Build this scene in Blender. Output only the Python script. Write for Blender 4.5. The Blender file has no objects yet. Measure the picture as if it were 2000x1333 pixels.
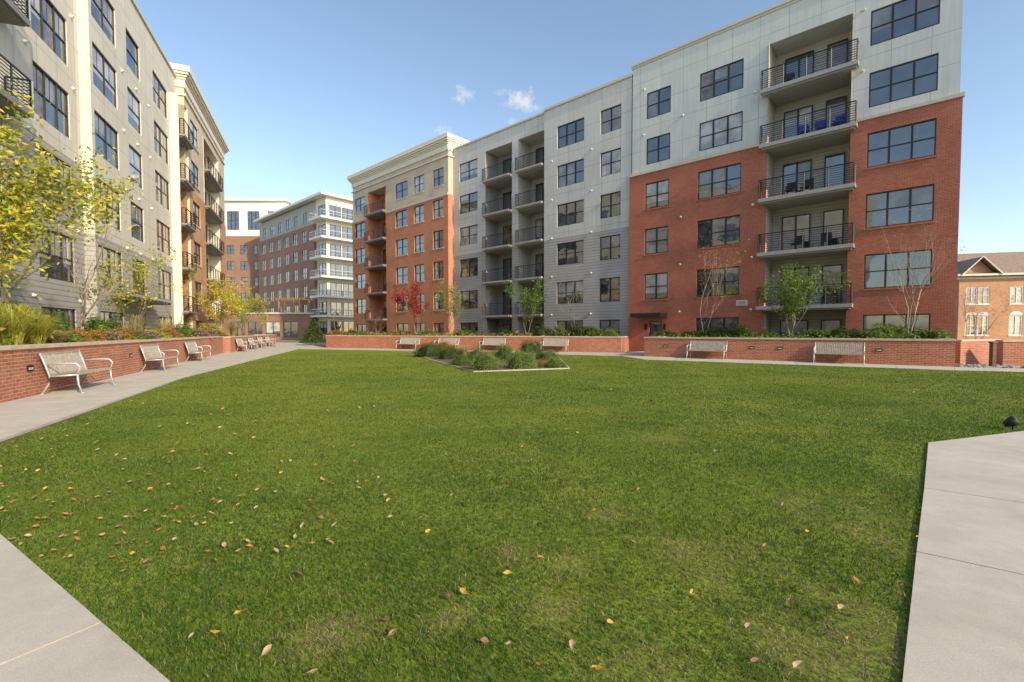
import bpy, math, random
import numpy as np
from mathutils import Vector, Matrix
R=random.Random(7); NR=np.random.default_rng(7)
SC=bpy.context.scene; C=SC.collection
FO=900.0; PX0,PY0=1000.0,679.0; TH=math.radians(2); CH=1.4
def ray(px,py):
    cx=(px-PX0)/FO; cy=-(py-PY0)/FO
    return Vector((cx, math.cos(TH)+cy*math.sin(TH), -math.sin(TH)+cy*math.cos(TH)))
def G(px,py,z=0.0):
    r=ray(px,py); t=(z-CH)/r.z
    return Vector((r.x*t,r.y*t,z))
class Frame:
    def __init__(s,mx,my,D):
        l=math.hypot(mx,my); s.m=Vector((mx/l,my/l)); s.D=D; s.ax=Vector((s.m.y,-s.m.x)); s.o=s.m*D
        s.rot=math.atan2(s.ax.y,s.ax.x)
    def pt(s,px,py,y=0.0):
        r=ray(px,py); t=(s.D+y)/(r.x*s.m.x+r.y*s.m.y)
        return (r.x*t*s.ax.x+r.y*t*s.ax.y, CH+r.z*t)
    def x(s,px,py=450,y=0.0): return s.pt(px,py,y)[0]
    def W(s,x,y,z=0.0):
        p=s.o+s.ax*x+s.m*y; return Vector((p.x,p.y,z))
# ---------------------------------------------------------------- materials
def nm(name):
    m=bpy.data.materials.new(name); m.use_nodes=True; nt=m.node_tree
    return m,nt,nt.nodes['Principled BSDF']
def N(nt,t,**k):
    n=nt.nodes.new(t)
    for a,b in k.items(): setattr(n,a,b)
    return n
def L(nt,a,b): nt.links.new(a,b)
def math_(nt,op,a,b=None):
    n=N(nt,'ShaderNodeMath',operation=op)
    for i,v in enumerate((a,b)):
        if v is None: continue
        if isinstance(v,(int,float)): n.inputs[i].default_value=v
        else: L(nt,v,n.inputs[i])
    return n.outputs[0]
def c4(c): return (c[0],c[1],c[2],1)
def mixc(nt,fac,a,b,mode='MIX'):
    n=N(nt,'ShaderNodeMix',data_type='RGBA',blend_type=mode)
    for i,v in ((0,fac),(6,a),(7,b)):
        if isinstance(v,(int,float)): n.inputs[i].default_value=v
        elif isinstance(v,tuple): n.inputs[i].default_value=c4(v)
        else: L(nt,v,n.inputs[i])
    return n.outputs[2]
def noise(nt,vec,scale,detail=3,rough=.55):
    n=N(nt,'ShaderNodeTexNoise'); n.inputs['Scale'].default_value=scale; n.inputs['Detail'].default_value=detail
    n.inputs['Roughness'].default_value=rough
    if vec is not None: L(nt,vec,n.inputs['Vector'])
    return n.outputs['Fac']
def ramp(nt,fac,stops):
    n=N(nt,'ShaderNodeValToRGB'); e=n.color_ramp.elements
    while len(e)<len(stops): e.new(.5)
    for i,(p,c) in enumerate(stops): e[i].position=p; e[i].color=c4(c) if isinstance(c,tuple) else (c,c,c,1)
    L(nt,fac,n.inputs[0]); return n.outputs[0]
def bump(nt,b,h,strength,dist=.01):
    n=N(nt,'ShaderNodeBump'); n.inputs['Strength'].default_value=strength; n.inputs['Distance'].default_value=dist
    L(nt,h,n.inputs['Height']); L(nt,n.outputs[0],b.inputs['Normal'])
def wallvec(nt):
    t=N(nt,'ShaderNodeTexCoord'); s=N(nt,'ShaderNodeSeparateXYZ'); L(nt,t.outputs['Object'],s.inputs[0])
    c=N(nt,'ShaderNodeCombineXYZ'); L(nt,math_(nt,'ADD',s.outputs[0],s.outputs[1]),c.inputs[0]); L(nt,s.outputs[2],c.inputs[1])
    return t.outputs['Object'],c.outputs[0],s
def brick_mat(name,c1,c2,mo,w=.21,h=.072,blot=.2):
    m,nt,b=nm(name); ob,v,s=wallvec(nt)
    br=N(nt,'ShaderNodeTexBrick'); L(nt,v,br.inputs['Vector'])
    br.inputs['Color1'].default_value=c4(c1); br.inputs['Color2'].default_value=c4(c2); br.inputs['Mortar'].default_value=c4(mo)
    br.inputs['Scale'].default_value=1; br.inputs['Brick Width'].default_value=w; br.inputs['Row Height'].default_value=h
    br.inputs['Mortar Size'].default_value=.006; br.inputs['Bias'].default_value=-.1
    n1=noise(nt,ob,.7,4); n2=noise(nt,ob,9,2)
    f=ramp(nt,n1,[(.3,1-blot),(.7,1.0)]); f2=ramp(nt,n2,[(.3,.8),(.7,1.0)])
    c=mixc(nt,1.0,br.outputs['Color'],f,'MULTIPLY'); c=mixc(nt,1.0,c,f2,'MULTIPLY')
    L(nt,c,b.inputs['Base Color']); b.inputs['Roughness'].default_value=.85
    bump(nt,b,math_(nt,'SUBTRACT',1.0,br.outputs['Fac']),.4,.006); return m
def panel_mat(name,c,jw=1.5,jh=1.545):
    m,nt,b=nm(name); ob,v,s=wallvec(nt)
    br=N(nt,'ShaderNodeTexBrick'); br.offset=0.0; L(nt,v,br.inputs['Vector'])
    d=tuple(x*.95 for x in c); br.inputs['Color1'].default_value=c4(c); br.inputs['Color2'].default_value=c4(d)
    br.inputs['Mortar'].default_value=c4(tuple(x*.5 for x in c)); br.inputs['Scale'].default_value=1
    br.inputs['Brick Width'].default_value=jw; br.inputs['Row Height'].default_value=jh; br.inputs['Mortar Size'].default_value=.012
    n1=noise(nt,ob,.6,4,.65); f=ramp(nt,n1,[(.3,.9),(.7,1.0)])
    mp=N(nt,'ShaderNodeMapping'); mp.inputs['Scale'].default_value=(6,6,.35); L(nt,ob,mp.inputs[0])
    f2=ramp(nt,noise(nt,mp.outputs[0],1.0,3),[(.35,.91),(.6,1.0)])
    cc=mixc(nt,1.0,mixc(nt,1.0,br.outputs['Color'],f,'MULTIPLY'),f2,'MULTIPLY')
    L(nt,cc,b.inputs['Base Color']); b.inputs['Roughness'].default_value=.65
    bump(nt,b,math_(nt,'SUBTRACT',1.0,br.outputs['Fac']),.5,.01); return m
def lap_mat(name,c,h=.19):
    m,nt,b=nm(name); ob,v,s=wallvec(nt)
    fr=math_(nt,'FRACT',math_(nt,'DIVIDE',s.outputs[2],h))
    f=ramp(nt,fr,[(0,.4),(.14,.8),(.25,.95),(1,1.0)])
    n1=noise(nt,ob,1.2,4); g=ramp(nt,n1,[(.3,.88),(.7,1.0)])
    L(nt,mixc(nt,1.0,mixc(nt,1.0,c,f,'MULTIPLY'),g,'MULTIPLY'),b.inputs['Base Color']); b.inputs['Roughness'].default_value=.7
    bump(nt,b,math_(nt,'SUBTRACT',1.0,fr),.5,.02); return m
def plain(name,c,rough=.6,metal=0,var=.12,scale=6):
    m,nt,b=nm(name); t=N(nt,'ShaderNodeTexCoord')
    f=ramp(nt,noise(nt,t.outputs['Object'],scale,3),[(.3,1-var),(.7,1.0)])
    L(nt,mixc(nt,1.0,c,f,'MULTIPLY'),b.inputs['Base Color']); b.inputs['Roughness'].default_value=rough; b.inputs['Metallic'].default_value=metal
    return m
def glass_mat(name,c,stripe=False,ior=2.0):
    m,nt,b=nm(name); t=N(nt,'ShaderNodeTexCoord')
    if stripe:
        s=N(nt,'ShaderNodeSeparateXYZ'); L(nt,t.outputs['Object'],s.inputs[0])
        fr=math_(nt,'FRACT',math_(nt,'DIVIDE',s.outputs[2],.075))
        f3=ramp(nt,noise(nt,t.outputs['Object'],1.1,2),[(.35,.5),(.65,1.0)])
        L(nt,mixc(nt,1.0,mixc(nt,1.0,c,ramp(nt,fr,[(0,.5),(.25,1.0),(1,.9)]),'MULTIPLY'),f3,'MULTIPLY'),b.inputs['Base Color'])
        b.inputs['Roughness'].default_value=.7
        b.inputs['Coat Weight'].default_value=1; b.inputs['Coat IOR'].default_value=1.9; b.inputs['Coat Roughness'].default_value=.02
    else:
        f=ramp(nt,noise(nt,t.outputs['Object'],1.7,2),[(.35,.3),(.7,1.6)])
        L(nt,mixc(nt,1.0,c,f,'MULTIPLY'),b.inputs['Base Color'])
        b.inputs['Roughness'].default_value=.03; b.inputs['IOR'].default_value=ior
        bump(nt,b,noise(nt,t.outputs['Object'],1.3,1),.3,.02)
    return m
def leaf_mat(name,stops,trans=.35):
    m,nt,b=nm(name); g=N(nt,'ShaderNodeNewGeometry')
    col=ramp(nt,g.outputs['Random Per Island'],stops)
    L(nt,col,b.inputs['Base Color']); b.inputs['Roughness'].default_value=.55; b.inputs['Specular IOR Level'].default_value=.3
    tr=N(nt,'ShaderNodeBsdfTranslucent'); L(nt,col,tr.inputs[0]); mx=N(nt,'ShaderNodeMixShader'); mx.inputs[0].default_value=trans
    L(nt,b.outputs[0],mx.inputs[1]); L(nt,tr.outputs[0],mx.inputs[2]); L(nt,mx.outputs[0],nt.nodes['Material Output'].inputs[0]); return m
M={}
M['brickA']=brick_mat('red_brick',(.60,.165,.085),(.48,.115,.06),(.50,.36,.28))
M['brickC']=brick_mat('orange_brick',(.74,.28,.13),(.64,.22,.10),(.56,.42,.3))  # sunlight on the corniced block put into colour: brick lightened and warmed
M['brickE']=brick_mat('amber_brick',(.72,.39,.18),(.62,.30,.13),(.6,.48,.34))
M['brickW']=brick_mat('wall_brick',(.56,.20,.10),(.42,.12,.06),(.6,.48,.38))
M['tan']=brick_mat('tan_brick',(.76,.64,.47),(.68,.56,.40),(.70,.62,.5))
M['brickF']=brick_mat('brown_brick',(.40,.20,.13),(.32,.15,.10),(.40,.33,.27))
M['brickT']=brick_mat('town_house_brick',(.72,.37,.19),(.62,.29,.14),(.6,.5,.37))
M['panelA']=panel_mat('grey_green_panel',(.68,.70,.655))
M['panelB']=panel_mat('grey_panel',(.66,.655,.60))
M['panelD']=panel_mat('warm_grey_panel',(.72,.68,.57))
M['panelG']=panel_mat('mid_grey_panel',(.46,.44,.40))
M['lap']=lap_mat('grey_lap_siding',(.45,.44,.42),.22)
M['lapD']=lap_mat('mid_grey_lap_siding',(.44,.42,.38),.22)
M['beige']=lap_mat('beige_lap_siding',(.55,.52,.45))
M['charc']=plain('charcoal_panel',(.34,.335,.32))
M['white']=plain('white_trim',(.78,.77,.72),.5)
M['cream']=plain('cream_trim',(.78,.72,.58),.6)
M['stone']=plain('cast_stone',(.64,.58,.47),.8)
M['cap']=plain('wall_cap',(.66,.50,.38),.8,var=.25)
M['slab']=plain('slab_edge',(.40,.39,.37),.6)
M['slabd']=plain('grey_slab_edge',(.25,.24,.23),.6)
M['bronze']=plain('dark_bronze_frame',(.018,.018,.02),.4)
M['iron']=plain('black_iron',(.012,.012,.014),.5)
M['steel']=plain('silver_metal',(.62,.63,.63),.35,.4)
M['wood']=plain('weathered_wood',(.54,.48,.40),.75,var=.4,scale=14)
M['blue']=plain('blue_fabric',(.03,.08,.40),.8)
M['shingle']=plain('roof_shingle',(.36,.27,.19),.9,var=.4,scale=5)
M['brown']=plain('brown_wood',(.14,.08,.045),.7,var=.4)
M['pergola']=plain('tan_timber',(.42,.27,.15),.7,var=.3)
M['plaque']=plain('plaque_face',(.7,.66,.58),.6)
M['rock']=plain('river_stone',(.42,.41,.39),.8,var=.5,scale=12)
M['gd']=glass_mat('dark_glass',(.04,.045,.05),ior=2.6)
M['gd2']=glass_mat('warm_glass',(.20,.13,.08),ior=2.2)
M['gb']=glass_mat('glass_over_blind',(.62,.61,.57),True)
M['gb2']=glass_mat('glass_over_curtain',(.32,.31,.29),True)
M['lens']=plain('lamp_lens',(.5,.5,.45),.2)
M['bark']=plain('grey_bark',(.28,.225,.175),.9,var=.45,scale=20)
M['birch']=plain('pale_bark',(.46,.36,.28),.85,var=.4,scale=14)
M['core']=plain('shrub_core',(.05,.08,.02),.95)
M['lf_mag']=leaf_mat('yellow_green_leaf',[(0,(.14,.20,.02)),(.35,(.32,.38,.03)),(.7,(.60,.56,.05)),(1,(.75,.56,.1))])
M['lf_yel']=leaf_mat('yellow_leaf',[(0,(.32,.32,.04)),(.5,(.64,.54,.07)),(1,(.78,.6,.14))])
M['lf_grn']=leaf_mat('green_leaf',[(0,(.06,.12,.015)),(.6,(.14,.24,.03)),(1,(.28,.36,.05))])
M['lf_lgt']=leaf_mat('light_green_leaf',[(0,(.12,.20,.03)),(.6,(.25,.34,.07)),(1,(.40,.46,.13))])
M['lf_drk']=leaf_mat('dark_green_leaf',[(0,(.03,.06,.012)),(.6,(.075,.135,.025)),(1,(.15,.21,.04))])
M['lf_red']=leaf_mat('red_leaf',[(0,(.18,.01,.015)),(.6,(.36,.015,.02)),(1,(.5,.07,.04))])
M['lf_org']=leaf_mat('orange_leaf',[(0,(.32,.12,.03)),(.6,(.52,.24,.06)),(1,(.6,.38,.1))])
M['lf_pnk']=leaf_mat('pink_flower',[(0,(.10,.15,.03)),(.45,(.16,.2,.05)),(.5,(.5,.12,.26)),(.75,(.66,.25,.4)),(1,(.75,.42,.5))])
M['lf_tan']=leaf_mat('straw_blade',[(0,(.30,.27,.08)),(.5,(.5,.42,.17)),(1,(.65,.52,.28))])
M['lf_gry']=leaf_mat('green_straw_blade',[(0,(.20,.27,.03)),(.5,(.48,.49,.07)),(1,(.70,.62,.15))])
M['lf_mix']=leaf_mat('mixed_ground_cover',[(0,(.06,.11,.02)),(.45,(.18,.25,.04)),(.75,(.42,.22,.07)),(1,(.48,.4,.1))])
# ---------------------------------------------------------------- mesh helpers
OFF={}
class MB:
    def __init__(s): s.v=[]; s.f=[]; s.mi=[]
    def quad(s,a,b,c,d,mi=0):
        n=len(s.v); s.v+=[tuple(a),tuple(b),tuple(c),tuple(d)]; s.f.append((n,n+1,n+2,n+3)); s.mi.append(mi)
    def poly(s,pts,mi=0):
        n=len(s.v); s.v+=[tuple(p) for p in pts]; s.f.append(tuple(range(n,n+len(pts)))); s.mi.append(mi)
    def box(s,x0,x1,y0,y1,z0,z1,mi=0):
        n=len(s.v); s.v+=[(x0,y0,z0),(x1,y0,z0),(x1,y1,z0),(x0,y1,z0),(x0,y0,z1),(x1,y0,z1),(x1,y1,z1),(x0,y1,z1)]
        for q in ((0,3,2,1),(4,5,6,7),(0,1,5,4),(1,2,6,5),(2,3,7,6),(3,0,4,7)):
            s.f.append(tuple(n+i for i in q)); s.mi.append(mi)
    def tube(s,pts,rad,k=5,mi=0):
        pts=[Vector(p) for p in pts]; n0=len(s.v)
        if not isinstance(rad,(list,tuple)): rad=[rad]*len(pts)
        for i,p in enumerate(pts):
            d=(pts[min(i+1,len(pts)-1)]-pts[max(i-1,0)]); d=d.normalized() if d.length>1e-6 else Vector((0,0,1))
            a=d.orthogonal().normalized() if abs(d.z)>.95 else d.cross(Vector((0,0,1))).normalized()
            b=d.cross(a)
            for j in range(k):
                t=2*math.pi*(j+.5)/k; q=p+(a*math.cos(t)+b*math.sin(t))*rad[i]; s.v.append(tuple(q))
        for i in range(len(pts)-1):
            for j in range(k):
                a0=n0+i*k+j; a1=n0+i*k+(j+1)%k; s.f.append((a0,a1,a1+k,a0+k)); s.mi.append(mi)
        s.f.append(tuple(n0+j for j in range(k))[::-1]); s.mi.append(mi)
        e=n0+(len(pts)-1)*k; s.f.append(tuple(e+j for j in range(k))); s.mi.append(mi)
    def leaf(s,c,size,mi=0,asp=.5):
        u=Vector((R.gauss(0,1),R.gauss(0,1),R.gauss(0,.7))).normalized(); w=u.cross(Vector((R.gauss(0,1),R.gauss(0,1),R.gauss(0,1)))).normalized()
        c=Vector(c); a=size*.5*R.uniform(.7,1.3); b=a*asp
        s.quad(c-u*a,c+w*b,c+u*a,c-w*b,mi)
    def build(s,name,mats,parent=None,smooth=False,loc=None):
        me=bpy.data.meshes.new(name); me.from_pydata(s.v,[],s.f)
        if not isinstance(mats,(list,tuple)): mats=[mats]
        for m in mats: me.materials.append(m)
        if len(mats)>1: me.polygons.foreach_set('material_index',s.mi)
        if smooth: me.polygons.foreach_set('use_smooth',[True]*len(s.f))
        me.update(); return link(name,me,parent,loc)
def link(name,me,parent=None,loc=None):
    o=bpy.data.objects.new(name,me); C.objects.link(o)
    if parent is not None:
        o.parent=parent
        if parent.name in OFF: o.location=(-OFF[parent.name],0,0)
    if loc is not None: o.location=loc
    return o
def tag(o,label,cat,group=None):
    o['label']=label; o['category']=cat
    if group: o['group']=group
    return o
def thing(name,label,cat,loc=(0,0,0),rz=0,group=None):
    o=bpy.data.objects.new(name,None); C.objects.link(o); o.location=loc; o.rotation_euler=(0,0,rz); o.empty_display_size=.3
    return tag(o,label,cat,group)
def struct(o): o['kind']='structure'; return o
def dup(root,loc,rz,label,group=None,scale=None):
    r=root.copy(); C.objects.link(r); r.location=loc; r.rotation_euler=(0,0,rz); r['label']=label
    if group: r['group']=group
    if scale: r.scale=scale
    for ch in root.children:
        c=ch.copy(); C.objects.link(c); c.parent=r
        for g in ch.children:
            d=g.copy(); C.objects.link(d); d.parent=c
    return r
def btop(name,label,fr,xc,group=None):
    o=thing(name,label,'building',fr.W(xc,0,0),fr.rot,group); OFF[o.name]=xc; return o
def wall_holes(mb,x0,x1,z0,z1,y,holes,rev=.16,mi=0,rmi=None):
    hs=[h for h in holes if h[1]>x0+1e-4 and h[0]<x1-1e-4 and h[3]>z0+1e-4 and h[2]<z1-1e-4]
    hs=[(max(h[0],x0),min(h[1],x1),max(h[2],z0),min(h[3],z1),(h[4] if len(h)>4 else rev),h) for h in hs]
    xs=sorted(set([round(v,4) for h in hs for v in (h[0],h[1])]+[round(x0,4),round(x1,4)]))
    zs=sorted(set([round(v,4) for h in hs for v in (h[2],h[3])]+[round(z0,4),round(z1,4)]))
    for i in range(len(xs)-1):
        for j in range(len(zs)-1):
            cx=(xs[i]+xs[i+1])/2; cz=(zs[j]+zs[j+1])/2
            if any(h[0]<cx<h[1] and h[2]<cz<h[3] for h in hs): continue
            mb.quad((xs[i],y,zs[j]),(xs[i+1],y,zs[j]),(xs[i+1],y,zs[j+1]),(xs[i],y,zs[j+1]),mi)
    r=mi if rmi is None else rmi
    for a,b,c,d,dp,h in hs:
        mb.quad((a,y,c),(a,y,d),(a,y+dp,d),(a,y+dp,c),r); mb.quad((b,y,d),(b,y,c),(b,y+dp,c),(b,y+dp,d),r)
        if h[3]<=z1: mb.quad((a,y,d),(b,y,d),(b,y+dp,d),(a,y+dp,d),r)
        if h[2]>=z0: mb.quad((a,y,c),(a,y+dp,c),(b,y+dp,c),(b,y,c),r)
def shell(mb,x0,x1,z0,z1,y,dep,mi=0,roof=True):
    mb.quad((x0,y+dep,z0),(x0,y,z0),(x0,y,z1),(x0,y+dep,z1),mi); mb.quad((x1,y,z0),(x1,y+dep,z0),(x1,y+dep,z1),(x1,y,z1),mi)
    mb.quad((x1,y+dep,z0),(x0,y+dep,z0),(x0,y+dep,z1),(x1,y+dep,z1),mi)
    if roof: mb.quad((x0,y,z1),(x1,y,z1),(x1,y+dep,z1),(x0,y+dep,z1),mi)
def window(par,x0,x1,z0,z1,y,n=2,blind=.45,sill=None,fw=.055,mid=.5,frame='bronze',name='window',walls=None,grid=False):
    mb=MB(); ya,yb=y-.05,y+.03
    mb.box(x0,x0+fw,ya,yb,z0,z1); mb.box(x1-fw,x1,ya,yb,z0,z1); mb.box(x0+fw,x1-fw,ya,yb,z0,z0+fw); mb.box(x0+fw,x1-fw,ya,yb,z1-fw,z1)
    w=(x1-x0)/n
    for i in range(1,n): mb.box(x0+w*i-.045,x0+w*i+.045,ya,yb,z0+fw,z1-fw)
    pb=MB(); zm=z0+(z1-z0)*mid if mid else None
    allb=R.random()<blind; fb=R.choice([0,.25,.4,.5,.6]); bm=R.choice([2,2,3])
    for i in range(n):
        a=x0+w*i+(fw if i==0 else .045); b=x0+w*(i+1)-(fw if i==n-1 else .045)
        if mid: mb.box(a,b,ya+.01,yb,zm-.025,zm+.025)
        if grid:
            c=(a+b)/2; mb.box(c-.014,c+.014,y-.015,y+.01,zm+.025,z1-fw)
        kind=bm if (allb and R.random()<.85) else (0 if R.random()<.75 else R.choice([1,3]))
        if kind in (2,3) and fb>0:
            zc=z0+(z1-z0)*min(.8,max(0,fb+R.choice([0,0,.12,-.1])))
            pb.quad((a,y,z0),(b,y,z0),(b,y,zc),(a,y,zc),0); pb.quad((a,y,zc),(b,y,zc),(b,y,z1),(a,y,z1),kind)
        else: pb.quad((a,y,z0),(b,y,z0),(b,y,z1),(a,y,z1),kind)
    o=mb.build(name,M[frame],par); pb.build('pane',[M['gd'],M['gd2'],M['gb'],M['gb2']],o)
    if sill:
        s=MB(); yw=walls if walls is not None else y-.12
        s.box(x0-.06,x1+.06,yw-.05,yw+.0,z0-.1,z0-.003); s.build('sill',M[sill],o)
    return o
def railing(par,pts,z,bars=7,h=1.05,mat='iron',post=1.1,r=.016):
    mb=MB()
    for i in range(len(pts)-1):
        a=Vector((pts[i][0],pts[i][1],0)); b=Vector((pts[i+1][0],pts[i+1][1],0)); l=(b-a).length; k=max(1,round(l/post))
        for j in range(bars+1):
            zz=z+.1+(h-.1)*j/bars; rr=r if j<bars else r*2.2
            mb.tube([a+Vector((0,0,zz)),b+Vector((0,0,zz))],rr,4)
        for j in range(k+1):
            p=a.lerp(b,j/k); mb.tube([p+Vector((0,0,z)),p+Vector((0,0,z+h+.02))],r*2,4)
    return mb.build('railing',M[mat],par)
FH=3.09
def FL(k): return -.24+FH*(k-1)
def bay(par,xa,xb,y,dep,floors,ztop,mat,proj=.6,oh=.25,layout='wd',bars=7,slab='slab',th=.2,slabfrom=2):
    mb=MB(); yb=y+dep-.01
    mb.quad((xa,yb,-.3),(xb,yb,-.3),(xb,yb,ztop),(xa,yb,ztop))
    e=.012
    mb.quad((xa+e,yb,-.3),(xa+e,yb,ztop),(xa+e,y+.02,ztop),(xa+e,y+.02,-.3)); mb.quad((xb-e,yb,ztop),(xb-e,yb,-.3),(xb-e,y+.02,-.3),(xb-e,y+.02,ztop))
    mb.build('recess_wall',M[mat],par)
    w=xb-xa
    for k in floors:
        z=FL(k)
        if k>=slabfrom:
            s=MB(); s.box(xa+.02,xb-.02,y+.003,yb-.003,z-.28,z-.02); s.box(xa-oh,xb+oh,y-proj,y-.002,z-th,z)
            s.box(xa-oh+.1,xb+oh-.1,y-proj+.12,y-.002,z-th-.08,z-th-.003)
            o=s.build('balcony',M[slab],par)
            railing(o,[(xa-oh+.05,y-.05),(xa-oh+.05,y-proj+.05),(xb+oh-.05,y-proj+.05),(xb+oh-.05,y-.05)],z,bars)
        yy=yb-.06
        if layout=='wd':
            window(par,xa+w*.13,xa+w*.50,z+.1,z+2.3,yy,2,.3,mid=None)
            window(par,xa+w*.66,xa+w*.66+min(.95,w*.25),z+.05,z+2.3,yy,1,.25,mid=None,name='door')
        else:
            window(par,xa+w*.2,xa+w*.75,z+.05,z+2.3,yy,2,.25,mid=None,name='door')
def vents(par,pts):
    me=None
    for x,y,z in pts:
        if me is None:
            b=MB(); b.tube([(0,0,0),(0,-.05,0)],.075,8); b.tube([(0,-.05,0),(0,-.09,-.03)],.06,8); o=b.build('vent',M['white'],par); me=o.data
        else: o=link('vent',me,par)
        o.location=Vector(o.location)+Vector((x,y,z))
def bx(par,name,mat,*a):
    b=MB(); b.box(*a); return b.build(name,M[mat],par)
# ---------------------------------------------------------------- buildings, right row
a48=math.atan(1000/900); mR=(math.cos(a48),math.sin(a48))
FR=Frame(mR[0],mR[1],30.0)
xA0=FR.x(1229,450); xA1=FR.x(1867,600)
A=btop('apartment_building','near right apartment block with four storeys of red brick under two of pale panels',FR,(xA0+xA1)/2)
ZB=12.3; ZA=19.85
a1=(FR.x(1260,385),FR.x(1306,385)); a2=(FR.x(1363,360),FR.x(1447,360)); ab=(FR.x(1496,380),FR.x(1658,380)); a3=(FR.x(1694,280),FR.x(1828,280))
holes=[]
for c,n in ((a1,2),(a2,3),(a3,3)):
    for k in range(1,7):
        if c is a1 and k==1: continue
        holes.append((c[0],c[1],FL(k)+.75,FL(k)+2.5))
dx0,dx1=FR.x(1268,640),FR.x(1293,640); holes.append((dx0,dx1,-.3,2.1))
holes.append((ab[0],ab[1],-.3,FL(6)+2.75,1.7))
mb=MB(); wall_holes(mb,xA0,xA1,-.3,ZB,0,holes); shell(mb,xA0,xA1,-.3,ZB,0,14,roof=False); mb.build('brick_wall',M['brickA'],A)
mb=MB(); wall_holes(mb,xA0+.1,xA1-.1,ZB,ZA,.15,[(h[0],h[1],h[2],h[3],1.55 if len(h)>4 else .1) for h in holes]); shell(mb,xA0+.1,xA1-.1,ZB,ZA,.15,14); mb.build('panel_wall',M['panelA'],A)
for c,n in ((a1,2),(a2,3),(a3,3)):
    for k in range(1,7):
        if c is a1 and k==1: continue
        up=k>4
        window(A,c[0],c[1],FL(k)+.75,FL(k)+2.5,.2 if up else .1,n,.3 if up else .45,sill=None if up else 'brickA',walls=0,mid=.5)
window(A,dx0,dx1,-.2,2.1,.1,1,0,mid=None,name='door')
bay(A,ab[0],ab[1],0,1.7,range(1,7),FL(6)+2.75,'beige',proj=.5,oh=.3,bars=8,th=.2)
for u,v in ((xA0,ab[0]),(ab[1],xA1)): bx(A,'band','stone',u-(.06 if u==xA0 else 0),v+(.06 if v==xA1 else 0),-.08,.14,ZB-.08,ZB+.10)
mb=MB(); mb.box(xA0,xA1,0.05,.5,ZA+.003,ZA+.14); mb.box(xA0+.02,xA1-.02,.10,.5,ZA-.14,ZA-.0); mb.build('coping',M['stone'],A)
cx0,cx1=FR.x(1245,600),FR.x(1303,600)
bx(A,'canopy','bronze',cx0,cx1,-1.1,-.003,2.35,2.62)
for px in (1262,1299):
    xx=FR.x(px,632); bx(A,'wall_lamp','iron',xx-.07,xx+.07,-.14,-.003,1.5,1.9)
px_=FR.x(1449,593); pq=bx(A,'number_plaque','plaque',px_-.32,px_+.32,-.05,-.003,2.95,3.28)
cu=bpy.data.curves.new('t','FONT'); cu.body='150'; cu.size=.26; cu.extrude=.004; cu.align_x='CENTER'; cu.align_y='CENTER'
to=bpy.data.objects.new('t',cu); C.objects.link(to); dg=bpy.context.evaluated_depsgraph_get(); me=bpy.data.meshes.new_from_object(to.evaluated_get(dg)); bpy.data.objects.remove(to)
me.transform(Matrix.Translation((px_,-.058,3.115))@Matrix.Rotation(math.pi/2,4,'X'))
me.materials.clear(); me.materials.append(M['brickA']); o=link('number',me,None); o.parent=pq
vp=[]
for k in range(2,7):
    for px in (1330,1470):
        vp.append((FR.x(px,400),.15 if k>4 else 0,FL(k)-.15+ (.4 if k>4 else 0)))
for k in (5,6): vp+=[(FR.x(1255,300),.15,FL(k)+2.85),(FR.x(1680,300),.15,FL(k)+2.7)]
vents(A,vp)
# B block
xB0=FR.x(886,450,.5); xB1=xA0; xm=FR.x(1067,450,.5)
B=btop('apartment_building','middle grey apartment block with two stacks of recessed balconies and dark lower siding',FR,(xB0+xB1)/2)
b1=(FR.x(898,465,.5),FR.x(933,465,.5)); bb1=(FR.x(948,465,.5),FR.x(1000,465,.5)); bb2=(FR.x(1012,460,.5),FR.x(1064,460,.5)); b4=(FR.x(1088,420,.2),FR.x(1140,420,.2)); b5=(FR.x(1172,400,.2),FR.x(1212,400,.2))
holes=[]
for c in (b1,b4,b5):
    for k in range(1,7): holes.append((c[0],c[1],FL(k)+.75,FL(k)+2.5))
for c in (bb1,bb2): holes.append((c[0],c[1],-.3,FL(6)+2.8,1.8))
ZM=8.85; ZT=19.3
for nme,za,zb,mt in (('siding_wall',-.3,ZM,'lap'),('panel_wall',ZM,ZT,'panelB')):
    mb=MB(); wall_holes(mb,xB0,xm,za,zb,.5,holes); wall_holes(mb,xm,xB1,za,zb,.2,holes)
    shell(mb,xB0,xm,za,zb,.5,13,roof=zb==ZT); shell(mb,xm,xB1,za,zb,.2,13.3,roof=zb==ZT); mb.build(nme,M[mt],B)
for c,n,y in ((b1,2,.62),(b4,3,.32),(b5,2,.32)):
    for k in range(1,7): window(B,c[0],c[1],FL(k)+.75,FL(k)+2.5,y,n,.6)
for c in (bb1,bb2): bay(B,c[0],c[1],.5,1.8,range(1,7),FL(6)+2.8,'charc' if c is bb1 else 'beige',proj=.5,oh=.0,layout='d',slab='slab',th=.15)
bx(B,'coping','stone',xB0,xm-.002,.40,.9,ZT+.003,ZT+.15); bx(B,'coping','stone',xm,xB1-.003,.1,.6,ZT+.003,ZT+.2)
vents(B,[(FR.x(px,400,y),y,FL(k)-.1) for k in range(2,7) for px,y in ((942,.5),(1078,.2),(1155,.2))])
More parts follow.
